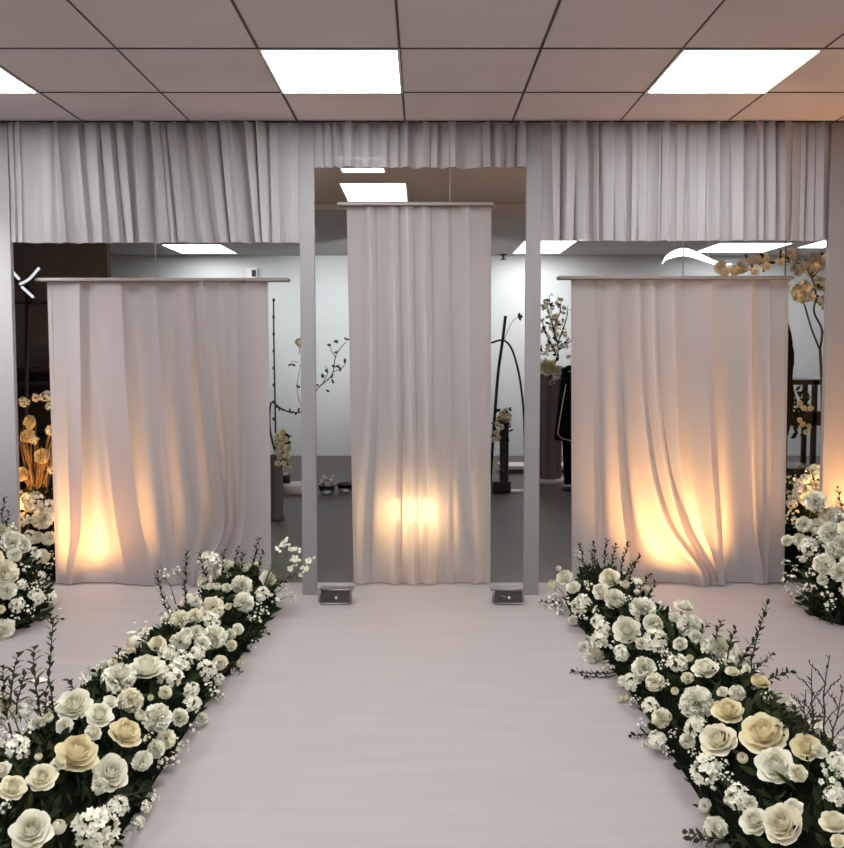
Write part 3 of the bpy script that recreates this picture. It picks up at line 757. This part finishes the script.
arrangement('aisle_flower_garland', 'long low garland of white roses and carnations along the left of the pale aisle', rowL, (-1.09, 3.2, 0), LEFT, SL, 70, 3600, 61,
    airy=[(268, 588, [(283,545,9),(278,549,6),(290,549,6),(296,549,6),(295,559,10),(309,561,9),(307,569,8),(290,569,8),(286,541,6),(300,575,5)])])
arrangement('aisle_flower_garland', 'long low garland of white roses and carnations along the right of the pale aisle', rowR, (1.10, 3.2, 0), RIGHT, SR, 70, 3600, 62,
    airy=[(826, 790, [(832,780,8),(838,775,8),(840,790,8),(822,765,6),(836,765,7)])])
CL = [(2,531,14,'C'),(12,544,22,'C'),(21,547,14,'C'),(13,556,13,'C'),(3,573,24,'C'),(6,590,17,'C'),(3,628,19,'C'),(16,605,13,'H'),(35,597,14,'H'),(28,590,9,'S'),(28,611,10,'S'),(0,609,8,'C'),(45,600,7,'S'),
      (10,530,9,'S'),(24,570,8,'S'),(36,585,8,'S'),(14,620,8,'S'),(20,585,9,'H'),(-8,560,20,'R'),(-14,590,24,'C'),(-20,620,20,'R')]
arrangement('corner_flower_mound', 'mound of white carnations on the floor at the foot of the left side panel', Mound((-2.36, 4.28, 0), .42, .36, .50), (-2.36, 4.28, 0), CL,
    [(8,530,5,497,'bud'),(14,535,9,512,'leaf'),(20,622,60,619,'bud'),(3,610,2,640,'leaf')], 26, 1100, 63)
CB = [(32,503,24,'H'),(43,518,20,'C'),(51,508,15,'H'),(30,538,13,'H'),(49,538,13,'C'),(42,556,14,'C'),(47,578,8,'S'),(38,537,11,'C'),(24,520,12,'H'),(30,568,9,'S'),(52,556,8,'S'),(38,572,8,'S'),(27,555,8,'S'),(50,566,8,'S'),(26,503,14,'C')]
arrangement('corner_flower_mound', 'warm-lit mound of white blooms in the gap between left side panel and left cloth', Mound((-2.44, 5.28, 0), .34, .26, .56), (-2.44, 5.28, 0), CB, [], 10, 900, 64)
CR = [(817,502,20,'C'),(832,518,23,'C'),(806,525,15,'C'),(819,527,16,'C'),(832,534,22,'C'),(789,541,11,'C'),(800,540,12,'C'),(811,548,17,'H'),(835,550,16,'C'),(825,564,20,'C'),(841,572,18,'C'),(811,509,7,'B'),
      (824,580,10,'C'),(813,588,10,'S'),(792,580,11,'S'),(791,593,9,'S'),(803,591,7,'S'),(828,594,10,'S'),(832,604,11,'S'),(812,574,8,'S'),(789,564,7,'S'),(826,545,9,'S'),(805,560,8,'S'),(840,510,10,'S'),(843,545,18,'C'),
      (850,530,20,'R'),(856,560,24,'C'),(852,590,18,'H'),(798,570,7,'S'),(818,538,8,'S')]
arrangement('corner_flower_mound', 'mound of white carnations on the floor at the foot of the right side panel', Mound((2.43, 4.38, 0), .42, .33, .60), (2.43, 4.38, 0), CR,
    [(838,505,838,488,'leaf')], 30, 1200, 65)
CQ = [(792,504,10,'H'),(800,486,11,'H'),(811,476,12,'S'),(814,471,11,'H'),(790,482,12,'S'),(798,495,11,'H'),(806,490,10,'C'),(806,480,10,'H'),(815,486,10,'C'),(793,514,9,'S'),(788,496,9,'S'),(803,500,9,'H'),(812,495,9,'C'),(788,520,9,'S'),(796,524,8,'S'),(818,476,10,'H'),(820,490,10,'C')]
arrangement('corner_flower_mound', 'amber-lit mound of small flowers behind the right side panel beside the cloth', Mound((2.44, 5.30, 0), .33, .24, .68), (2.44, 5.30, 0), CQ, [], 10, 900, 66)

# fallen petals
def fallen(px, py, s, label, rz):
    r = random.Random(int(px)); mb = MB(); petal_grid(mb, 0, .02, 0, .9, .8, 1.2, 1.9, nu=5, nv=4)
    me = mb.mesh('fallen_petal', M['petal']); p = at_z(px, py, 0)
    o = link('fallen_petal', me); o.location = (p.x, p.y, .004); o.rotation_euler = (0, 0, rz); o.scale = (s, s, s*.55)
    tag(o, label, 'petal', 'petals fallen on the floor')
fallen(126, 634, .055, 'largest fallen white petal on the floor, left of the left garland', .3)
fallen(134, 624, .020, 'tiny fallen petal on the floor just behind the largest petal', 1.3)
fallen(146, 623, .022, 'small fallen petal close to the back edge of the left garland', 2.0)
fallen(62, 609, .020, 'tiny fallen petal on the floor before the left hanging cloth', 4)
fallen(48, 681, .075, 'broad white fallen petal on the floor behind the left garland twigs', 3.4)

# ------------------------------------------------------------------ behind the backdrop
def grp(n): return n
# partition with the gap's shadow in its dark colour, shelf, led cross, dried stems (left gap)
b = MB(); b.box((-4.9, 7.6, -.014), (-2.85, 7.68, HC)); struct('wall_partition', b, M['dark_wall'])
b = MB(); z_ = at(30, 303, 7.6).z; b.box((-4.9, 7.57, z_ - .012), (-2.85, 7.6, z_ + .012)); struct('trim_3', b, M['black'])
Ys = 7.1; t = thing('shelf_rack', 'black shelf rack against the dark partition behind the left side panel', 'shelf', (X(30, 400, Ys), Ys, 0))
xa, xb = X(0, 400, Ys), X(80, 400, Ys)
for py in (369, 383, 398, 440):
    z_ = at(30, py, Ys).z; m = MB(); m.box((xa, Ys, z_ - .02), (xb, Ys + .35, z_ + .012)); m.build('shelf', M['black'], t, False)
z_ = at(30, 369, Ys).z
for xx, yy in ((xa, Ys), (xb - .03, Ys), (xa, Ys + .32), (xb - .03, Ys + .32)):
    m = MB(); m.box((xx, yy, -.012), (xx + .03, yy + .03, z_)); m.build('upright', M['black'], t, False)
m = MB(); m.box((xa, Ys + .33, .1), (xb, Ys + .345, z_)); m.build('back_board', M['dark_wood'], t, False)
Yl = 6.2; base = at(27, 400, Yl); t = thing('tube_light', 'white X-shaped tube light on a thin black stand behind the left side panel', 'light', (base.x, Yl, 0))
hd = at(24, 286, Yl)
m = MB(); m.tube([(base.x, Yl, 0.0), (base.x - .005, Yl, 1.0), (at(27, 295, Yl))], .013, 8); m.build('stand', M['black'], t)
m = MB()
for a in range(3): m.tube([(base.x, Yl, .25), (base.x + .28*math.cos(a*2.09), Yl + .28*math.sin(a*2.09), -.002)], .009, 6)
m.build('tripod_foot', M['black'], t)
def tb(p0, p1, bulge, nm='tube'):
    a, c = at(*p0, Yl), at(*p1, Yl - .06); mid = a.lerp(c, .5) + Vector((0, 0, bulge))
    pts = [Vector(q) for q in catmull([tuple(a), tuple(mid), tuple(c)], 5)]
    q = MB(); q.tube(pts, .010, 8); tu = q.build(nm, M['tube'], t)
    q = MB(); q.tube([x_ + Vector((-.012, .02, -.012)) for x_ in pts], .016, 8); q.build('tube_backing', M['black'], tu)
tb((20, 284), (39, 268), -.02); tb((22, 287), (33, 297), 0); tb((12, 271), (19, 279), 0)
m = MB(); a_, c_ = at(20, 282, Yl), at(35, 303, Yl); m.tube([a_ + Vector((0, .03, 0)), c_ + Vector((0, .03, 0))], .028, 8); m.build('clamp', M['black'], t)

rs = random.Random(77)
Yd = 5.75; t = thing('dried_flower_vase', 'bundle of amber-lit dried stems with cream flowers behind the left side panel', 'dried flowers', (X(38, 500, Yd), Yd, 0))
m = MB(); m.lathe([(.001, 0), (.10, 0), (.13, .12), (.12, .30), (.09, .34), (.085, .33), (.10, .15), (.001, .05)], (X(38, 500, Yd), Yd, -.012), 24); m.build('vase', M['dark_wood'], t)
c0 = Vector((X(38, 500, Yd), Yd, .30))
m = MB()
for k in range(38):
    a = rs.uniform(0, 6.28); e = at(rs.uniform(16, 60), rs.uniform(415, 470), Yd + rs.uniform(-.12, .12))
    m.tube([c0 + Vector((.05*math.cos(a), .05*math.sin(a), 0)), c0.lerp(e, .55) + Vector((rs.uniform(-.02,.02), 0, .03)), e], [.007, .006, .003], 5)
m.build('stem_bundle', M['straw'], t)
for px, py, dp in ((30,422,16),(28,436,15),(34,440,10),(42,456,17),(52,430,13),(22,474,15),(52,470,10),(24,402,12),(46,396,13),(36,398,10),(50,406,10)):
    put('H' if dp < 14 else 'Y', at(px, py, Yd - .06), Vector((rs.uniform(-.4,.4), -1, rs.uniform(0,.6))), dp*Yd/F*.95, t, rs)

# vase with cane and branches between the left cloth and the left post
Yv = 6.95; cxv = X(277, 480, Yv)
t = thing('branch_vase', 'tall grey pedestal vase with cream flowers and a bare cane, right of the left cloth', 'vase', (cxv, Yv, 0))
m = MB(); hv = at(277, 455, Yv).z
m.lathe([(.001, -.012), (.062, -.012), (.055, .03), (.048, .08), (.050, hv - .05), (.056, hv), (.046, hv), (.040, hv - .1), (.001, hv - .12)], (cxv, Yv, 0), 24); m.build('vase', M['dark_wall'], t)
def poly(name, pxs, Y, r0, r1, m_, par, jit=.0):
    P = [tuple(at(x, y, Y + dy)) for x, y, dy in pxs]; C = catmull(P, 4); q = MB(); n = len(C)
    q.tube(C, [lerp(r0, r1, i/(n-1)) for i in range(n)], 6); return q.build(name, m_, par)
poly('cane', [(276,460,0),(275,400,0),(274,350,.02),(273.5,299,.02)], Yv, .008, .006, M['twig'], t)
for k in range(8): 
    z_ = 300 + k*17; m = MB(); q = at(273.7, z_, Yv + .01); m.tube([q - Vector((0,0,.012)), q + Vector((0,0,.012))], .011, 6); m.build('node', M['twig'], t)
poly('branch', [(277,458,0),(270,430,0),(271,403,0),(280,408,0),(290,412,0),(304,410,0),(318,388,.1),(332,375,.1),(336,355,.1),(346,342,.1)], Yv, .010, .003, M['twig'], t)
poly('branch', [(322,385,.1),(328,372,.1),(325,366,.1)], Yv, .004, .002, M['twig'], t)
poly('branch', [(333,372,.1),(342,368,.1),(346,362,.1)], Yv, .004, .002, M['twig'], t)
poly('branch', [(336,358,.1),(331,350,.1),(330,345,.1)], Yv, .004, .002, M['twig'], t)
poly('branch', [(303,412,0),(297,388,0),(302,358,0)], Yv, .003, .002, M['twig'], t)
poly('branch', [(298,362,0),(292,362,0),(290,366,0)], Yv, .003, .0015, M['twig'], t)
lb = MB()
for px, py in ((316,386),(322,378),(326,372),(331,376),(335,367),(338,352),(337,340),(341,368),(345,363),(331,346),(347,340),(284,410),(290,413),(298,412),(304,403),(300,388),(280,407),(291,364),(334,383),(326,390)):
    q = at(px, py, Yv + .05)
    for _ in range(2): leaf(lb, q, Vector((rs.uniform(-1,1), rs.uniform(-.6,.3), rs.uniform(-.5,1))), rs.uniform(.02, .045), .02, Vector((0,-1,0)))
lb.build('leaf_buds', M['black'], t)
b_ = put('B', at(300, 344, Yv), Vector((.15, -.3, 1)), .12, t, rs, 'magnolia_bud')
for px, py, dp in ((278,436,9),(284,439,9),(277,444,8),(282,447,9),(288,448,9),(287,456,8),(280,456,8),(276,452,7),(283,432,7),(278,463,7),(284,463,6)):
    put('C' if rs.random() < .5 else 'Y', at(px, py, Yv - rs.uniform(.03, .09)), Vector((rs.uniform(-.8,.8), -1, rs.uniform(-.1,1.1))), dp*Yv/F*.98, t, rs)
lm = MB()
for k in range(26): leaf(lm, at(rs.uniform(275,289), rs.uniform(434,464), Yv - .01), Vector((rs.uniform(-1,1), -.3, rs.uniform(-1,1))), .05, .024, Vector((0,-1,0)))
lm.build('foliage', M['leaf2'], t)
Yp = 8.3
t = thing('small_flower_pot', 'small dark pot of pale flowers at the back edge of the low white plinth', 'flower pot', (X(286, 480, Yp + .05), Yp + .1, 0))
pc = at(286, 480, Yp + .1)
m = MB(); m.lathe([(.001, 0), (.04, 0), (.05, .08), (.045, .08), (.001, .05)], (pc.x, Yp + .1, .075), 16); m.build('pot', M['black'], t)
for k in range(6): put('H', Vector((pc.x + rs.uniform(-.05,.05), Yp + .08, .17 + rs.uniform(-.02,.10))), Vector((rs.uniform(-.5,.5), -1, .4)), .05, t, rs)
m = MB(); pc2 = at(297, 488, Yp)
m.lathe([(.001, -.014), (.16, -.014), (.16, .065), (.15, .075), (.001, .075)], (pc2.x + .01, Yp + .05, 0), 32)
tag(m.build('display_plinth', M['white'], None, True), 'low round white plinth on the dark floor left of the left centre post', 'plinth')

# glass bowls
for i, (px, lab, flowers) in enumerate(((327, 'glass bowl with a white blossom sprig, nearer the left centre post', True), (345, 'empty glass bowl half hidden by the centre cloth', False))):
    Yb_ = 8.25 + .1*i; c = at(px, 490, Yb_); t = thing('glass_bowl', lab, 'bowl', (c.x, Yb_, -.014), 'glass bowls on the dark floor')
    m = MB(); m.lathe([(.001, 0), (.05, 0), (.075, .03), (.085, .085), (.080, .085), (.070, .032), (.045, .008), (.001, .006)], (c.x, Yb_, -.014), 24); m.build('bowl', M['clear'], t)
    m = MB(); m.lathe([(.082, .082), (.090, .085), (.090, .098), (.082, .098), (.082, .082)], (c.x, Yb_, -.014), 24); m.build('rim', M['chrome'], t)
    m = MB(); m.lathe([(.001, .01), (.05, .01), (.066, .04), (.001, .045)], (c.x, Yb_, -.014), 20); m.build('dark_water', M['clear'], t)
    if flowers:
        for k in range(7): put('P', Vector((c.x - .05 + k*.018, Yb_ - .02, .12 + .05*math.sin(k*1.3))), Vector((rs.uniform(-.5,.5), -1, .5)), .04, t, rs)
        m = MB(); m.tube([(c.x - .05, Yb_ - .01, .06), (c.x - .03, Yb_ - .01, .13), (c.x + .07, Yb_ - .01, .11)], .004, 5); m.build('twig', M['twig'], t)

# right of the centre cloth
Yk = 8.4
cx = X(504, 480, Yk)
t = thing('black_column_vase', 'tall black column stand topped with cream flowers, between centre cloth and right post', 'vase stand', (cx, Yk, 0))
hz = at(504, 420, Yk).z
m = MB(); m.lathe([(.001, 0), (.055, 0), (.055, .02), (.046, .03), (.046, hz), (.050, hz + .01), (.001, hz + .01)], (cx, Yk, -.014), 20); m.build('column', M['black'], t)
m = MB(); m.box((cx - .12, Yk - .1, -.014), (cx + .06, Yk + .1, .10), bev=.01); m.build('base', M['black'], t, False)
m = MB(); m.tube([at(497, 463, Yk - .1), at(504, 473, Yk - .1)], .007, 6); m.build('strut', M['chrome'], t)
for px, py, dp, kd in ((507,409,6,'H'),(503,413,8,'Y'),(508,416,8,'H'),(500,418,9,'Y'),(505,420,9,'Y'),(497,424,8,'H'),(501,427,9,'H'),(496,433,9,'H'),(494,440,8,'H'),(498,438,8,'H'),(510,420,6,'H')):
    put(kd, at(px, py, Yk - rs.uniform(.03, .1)), Vector((rs.uniform(-.8,.8), -1, rs.uniform(-.1,1))), dp*Yk/F*.8, t, rs)
lm = MB()
for k in range(60): leaf(lm, at(rs.uniform(494,510), rs.uniform(408,440), Yk - .03), Vector((rs.uniform(-1,1), -.4, rs.uniform(-1,1))), .05, .02, Vector((0,-1,0)))
lm.build('foliage', M['leaf'], t)
Ya = 8.7
t = thing('iron_arch_stand', 'thin black arched rod stand with a leaning stick against the grey back wall', 'stand', (X(505, 480, Ya), Ya, 0))
poly('leaning_stick', [(505.5,316,0),(502,345,0),(497,385,0),(490,486,0)], Ya, .017, .017, M['black'], t)
poly('arch_rod', [(478,486,0),(480,400,0),(487,350,0),(494,342,0),(505,341,0),(513,352,0),(520,380,0),(524,420,0),(525,486.5,0)], Ya, .012, .012, M['black'], t)
poly('twig', [(504,340,0),(512,322,0),(519,317,0)], Ya, .004, .003, M['black'], t)
m = MB()
for k in range(5): leaf(m, at(518, 317, Ya), Vector((rs.uniform(.2,1), -.2, rs.uniform(-.6,.6))), .05, .025, Vector((0,-1,0)))
m.build('bud', M['black'], t)
t = thing('low_bench', 'low dark bench with a pale top edge against the wall beside the arched rod', 'bench', (X(530, 480, 9.6), 9.6, 0))
zt_ = at(515, 466, 9.6).z; m = MB(); m.box((X(500, 470, 9.6), 9.6, zt_ - .04), (X(570, 470, 9.6), 9.95, zt_), bev=.006); m.build('bench_top', M['white'], t, False)
m = MB(); m.box((X(503, 470, 9.6), 9.63, -.014), (X(567, 470, 9.6), 9.92, zt_ - .04)); m.build('bench_base', M['dark_wall'], t, False)
m = MB(); q = at(517, 483, 8.35); m.box((q.x - .07, 8.3, -.014), (q.x + .09, 8.42, .006), bev=.004)
tag(m.build('floor_tile', M['white'], None, False), 'small white slab lying on the dark floor beside the black column stand', 'slab')

# draped pedestal with white blossom tree, behind the right opening's left edge
Yt = 9.0; cx = X(548, 480, Yt); t = thing('draped_pedestal', 'round pedestal wrapped in pleated mauve cloth beside the black jacket', 'pedestal', (cx, Yt, 0))
hz = at(548, 374, Yt).z; rows = []
for j in range(7):
    z = lerp(.03, hz, j/6); rows.append([(cx + (.135 + .016*math.sin(9*a + .6*math.sin(j))) * math.cos(a), Yt + (.135 + .016*math.sin(9*a + .6*math.sin(j)))*math.sin(a), z) for a in [2*PI*i/72 for i in range(72)]])
MB().grid(rows, 0, True).build('draped_cloth', M['mauve'], t)
m = MB(); m.lathe([(.001, 0), (.125, 0), (.125, .015), (.001, .015)], (cx, Yt, hz), 28); m.build('top', M['white'], t)
m = MB(); m.lathe([(.001, -.014), (.17, -.014), (.17, .035), (.001, .035)], (cx, Yt, 0), 28); m.build('base', M['white'], t)
t = thing('blossom_tree', 'white blossom branches rising from cream flowers on the mauve draped pedestal', 'blossom arrangement', (cx, Yt, hz + .015))
m = MB(); m.lathe([(.001, 0), (.06, 0), (.085, .05), (.07, .09), (.001, .08)], (cx, Yt, hz + .015), 20); m.build('bowl', M['black'], t)
brs = [[(552,372),(558,350),(553,325),(549,295)],[(556,355),(545,330),(541,318)],[(557,345),(566,320),(568,305)],[(555,350),(543,352),(538,345)],[(556,340),(549,312),(546,300)],[(558,350),(572,340),(580,330)],[(553,330),(560,312),(561,300)]]
tips = []
for br in brs:
    bo = poly('branch', [(x, y, rs.uniform(-.06,.06)) for x, y in br], Yt, .009, .003, M['twig'], t)
    for i in range(len(br)-1):
        for k in range(4): tips.append((lerp(br[i][0], br[i+1][0], k/4), lerp(br[i][1], br[i+1][1], k/4), bo))
for k in range(96):
    x, y, bo = rs.choice(tips); x += rs.gauss(0, 4); y += rs.gauss(0, 6)
    if y > 366 or x < 538: y = min(y, 362)
    put('P', at(x, y, Yt + rs.uniform(-.12,.12)), Vector((rs.uniform(-1,1), -.6, rs.uniform(-.3,1))), rs.uniform(.035, .062), bo, rs)
m = MB()
for k in range(26):
    x, y, bo = rs.choice(tips); leaf(m, at(x + rs.gauss(0,2), y + rs.gauss(0,3), Yt), Vector((rs.uniform(-1,1), -.3, rs.uniform(-.6,1))), .05, .028, Vector((0,-1,0)))
m.build('dark_leaves', M['leaf'], t)
for px, py, dp, kd in ((550,366,10,'Y'),(544,366,9,'C'),(555,369,8,'Y'),(540,368,8,'Y'),(560,370,9,'R'),(556,376,8,'H'),(563,378,8,'S'),(547,372,8,'H'),(552,382,7,'S'),(567,372,9,'Y')):
    put(kd, at(px, py, Yt - .13), Vector((rs.uniform(-.4,.4), -1, .4)), dp*Yt/F*1.15, t, rs)

# black jacket on a stand
Yj = 8.5; cxj = X(574, 480, Yj); t = thing('jacket_stand', 'black jacket with white piping hung on a stand, half behind the right cloth', 'jacket', (cxj, Yj, 0))
def jprof(z0, z1, w0, w1, d0, d1, n=10):
    rows = []
    for j in range(n+1):
        f = j/n; w, d = lerp(w0, w1, f), lerp(d0, d1, f)
        rows.append([(cxj + w*math.cos(a)*(1 + .06*math.sin(5*a)), Yj + d*math.sin(a), lerp(z0, z1, f)) for a in [2*PI*i/28 for i in range(28)]])
    return rows
zb_, zt_ = at(574, 440, Yj).z, at(574, 372, Yj).z
MB().grid(jprof(zb_, zt_, .20, .13, .12, .09), 0, True).build('jacket', M['black_cloth'], t)
m = MB(); m.tube([at(566, 384, Yj - .10), at(561, 412, Yj - .14), at(557.5, 434, Yj - .15), at(562, 438.5, Yj - .16), at(572, 441, Yj - .16)], .005, 6); m.build('piping', M['white'], t)
m = MB(); m.tube([(cxj, Yj, 0), (cxj, Yj, zt_ + .08)], .015, 8); m.build('pole', M['black'], t)
m = MB(); m.lathe([(.001, -.014), (.14, -.014), (.13, .01), (.001, .02)], (cxj, Yj, 0), 24); m.build('base', M['black'], t)
m = MB(); m.tube([at(567, 440, Yj - .02), at(568, 484, Yj - .02)], [.05, .04], 10); m.build('sleeve', M['black_cloth'], t)
m = MB(); m.tube([(cxj - .13, Yj, zt_), (cxj - .07, Yj, zt_ + .04), (cxj + .07, Yj, zt_ + .04), (cxj + .13, Yj, zt_)], .03, 10); m.build('shoulders', M['black_cloth'], t)

# right gap: blossom branch, wooden stand, black cloth, pendant
Yr = 5.9; bx = X(821, 440, Yr); t = thing('blossom_branch', 'tall brown branch with cream blossoms arching over the right hanging cloth', 'blossom branch', (bx, Yr, 0))
m = MB(); m.lathe([(.001, -.014), (.09, -.014), (.11, .15), (.06, .42), (.05, .42), (.09, .14), (.001, .02)], (bx, Yr, 0), 20); m.build('vase', M['black'], t)
poly('trunk', [(821,530,0),(822,440,0),(822,390,0),(820,348,0)], Yr, .011, .009, M['twig'], t)
poly('branch', [(820,350,0),(812,330,-.02),(806,310,-.02),(801,294,0),(796,284,0)], Yr, .007, .004, M['twig'], t)
bo = poly('branch', [(820,350,0),(822,330,0),(814,312,0),(816,296,0),(812,278,0),(800,264,0),(780,262,0),(752,264,0),(722,270,0)], Yr, .008, .003, M['twig'], t)
poly('branch', [(822,335,0),(830,318,0),(832,305,0),(826,300,0)], Yr, .004, .002, M['twig'], t)
poly('branch', [(812,278,0),(822,268,0),(834,262,0)], Yr, .006, .003, M['twig'], t)
bl = []
for cx_, cy_, rr_, n in ((798,290,8,14),(806,298,8,10),(822,288,7,8),(824,304,6,7),(790,258,6,6),(780,257,5,4),(810,264,8,8),(823,262,7,8),(765,264,5,4),(752,263,5,4),(746,269,6,4),(736,271,4,3),(722,270,6,4),(700+20,266,3,2),(798,268,7,8)):
    for k in range(n): bl.append((cx_ + rs.gauss(0, rr_*.6), cy_ + rs.gauss(0, rr_*.6)))
for x, y in bl[:96]:
    o = put('P', at(x, y, Yr - .03 + rs.uniform(-.06,.06)), Vector((rs.uniform(-.8,.8), -1, rs.uniform(-.3,.8))), rs.uniform(.05, .08), bo, rs)
m = MB()
for k in range(60):
    x, y = rs.choice(bl); leaf(m, at(x, y, Yr), Vector((rs.uniform(-1,1), -.3, rs.uniform(-.6,1))), .05, .022, Vector((0,-1,0)))
m.build('foliage', M['leaf2'], t)

Yq = 6.5; t = thing('wooden_stand', 'dark wooden open stand behind the right cloth and right side panel', 'stand', (X(805, 470, Yq), Yq, 0))
xa, xb = X(784, 400, Yq), X(829, 400, Yq)
for py, hh in ((381, .03), (413, .10), (470, .03)):
    z_ = at(800, py, Yq).z; m = MB(); m.box((xa, Yq, z_ - hh), (xb, Yq + .4, z_ + .01), bev=.003); m.build('shelf', M['dark_wood'], t, False)
z_ = at(800, 381, Yq).z
for xx, yy in ((xa, Yq), (X(813, 400, Yq), Yq), (xb - .03, Yq), (xa, Yq + .37), (xb - .03, Yq + .37)):
    m = MB(); m.box((xx, yy, -.014), (xx + .035, yy + .03, z_)); m.build('leg', M['dark_wood'], t, False)
t = thing('trailing_flower_spray', 'small spray of cream flowers and dark leaves hanging from the wooden stand', 'flower spray', at(800, 400, Yq - .05))
for px, py in ((800,403),(804,408),(811,408),(803,424),(800,420),(806,432),(809,426)): put('C', at(px, py, Yq - .06), Vector((rs.uniform(-.5,.5), -1, .3)), .045, t, rs)
m = MB(); m.tube([at(793, 390, Yq - .03), at(797, 402, Yq - .04), at(803, 418, Yq - .04), at(806, 434, Yq - .04)], .005, 5)
for k in range(40): leaf(m, at(rs.uniform(793,806), rs.uniform(386,436), Yq - .03), Vector((rs.uniform(-1,1), -.3, rs.uniform(-1,.5))), .055, .025, Vector((0,-1,0)))
m.build('foliage', M['leaf'], t)
Yg = 5.7; rows = []
for j in range(12):
    f = j/11; c = at(784, lerp(322, 435, f), Yg); w = .03 + .035*math.sin(f*PI)
    rows.append([(c.x + w*math.cos(a)*(1 + .25*math.sin(3*a + j)), Yg + .6*w*math.sin(a), c.z) for a in [2*PI*i/14 for i in range(14)]])
o = MB().grid(rows, 0, True).build('black_cloth_bundle', M['black_cloth']); tag(o, 'narrow black cloth hanging beside the right edge of the right cloth', 'hanging cloth')
m = MB(); q = at(784, 322, Yg); m.tube([q - Vector((0,0,.02)), (q.x, Yg, HC)], .004, 5); m.build('cord', M['black'], o)
# white curved pendant
Yp = 6.6; P = [at(x, y, Yp) for x, y in ((662,264),(666,258),(674,254),(684,252),(696,255),(708,260),(720,264),(732,264))]
W = [.003, .018, .030, .034, .030, .022, .012, .002]; W = [w*.9 for w in W]
t = thing('curved_pendant', 'glowing white leaf-shaped pendant above the right hanging cloth, left of the blossoms', 'pendant light', P[3])
C = catmull([tuple(p_) for p_ in P], 3); n = len(C); rows = []
for i, c in enumerate(C):
    w = interp(list(range(8)), W, i/3); rows.append([(c[0], c[1] + w*.35*math.sin(a), c[2] + w*math.cos(a)) for a in [2*PI*k/12 for k in range(12)]])
MB().grid(rows, 0, True).build('shade', M['pend'], t)
for i in (2, 5):
    m = MB(); m.tube([P[i], (P[i].x, Yp, HC)], .0015, 4); m.build('wire', M['white'], t)
# small wall box at the far wall, ceiling sprinkler
q = at(252, 273, YB - .05); t = thing('wall_box', 'small white and black box high on the back wall above the left cloth rod', 'wall box', (q.x, YB, q.z))
m = MB(); m.box((q.x - .07, YB - .06, q.z - .07), (q.x + .07, YB, q.z + .07), bev=.008); m.build('housing', M['white'], t, False)
m = MB(); m.box((q.x + .0, YB - .065, q.z - .05), (q.x + .055, YB - .055, q.z + .04)); m.build('screen', M['black'], t, False)
q = at_z(503, 258, HC - .05); t = thing('ceiling_sprinkler', 'small dark sprinkler on the back ceiling right of the centre cloth', 'sprinkler', (q.x, q.y, HC))
m = MB(); m.lathe([(.001, 0), (.05, 0), (.05, -.012), (.015, -.02), (.012, -.06), (.04, -.065), (.04, -.07), (.001, -.07)], (q.x, q.y, HC), 16); m.build('head', M['black'], t)

# ------------------------------------------------------------------ world: the dim indoor fill outside the shell
w = bpy.data.worlds.new('world'); SC.world = w; w.use_nodes = True
w.node_tree.nodes['Background'].inputs[0].default_value = (.05, .05, .05, 1)
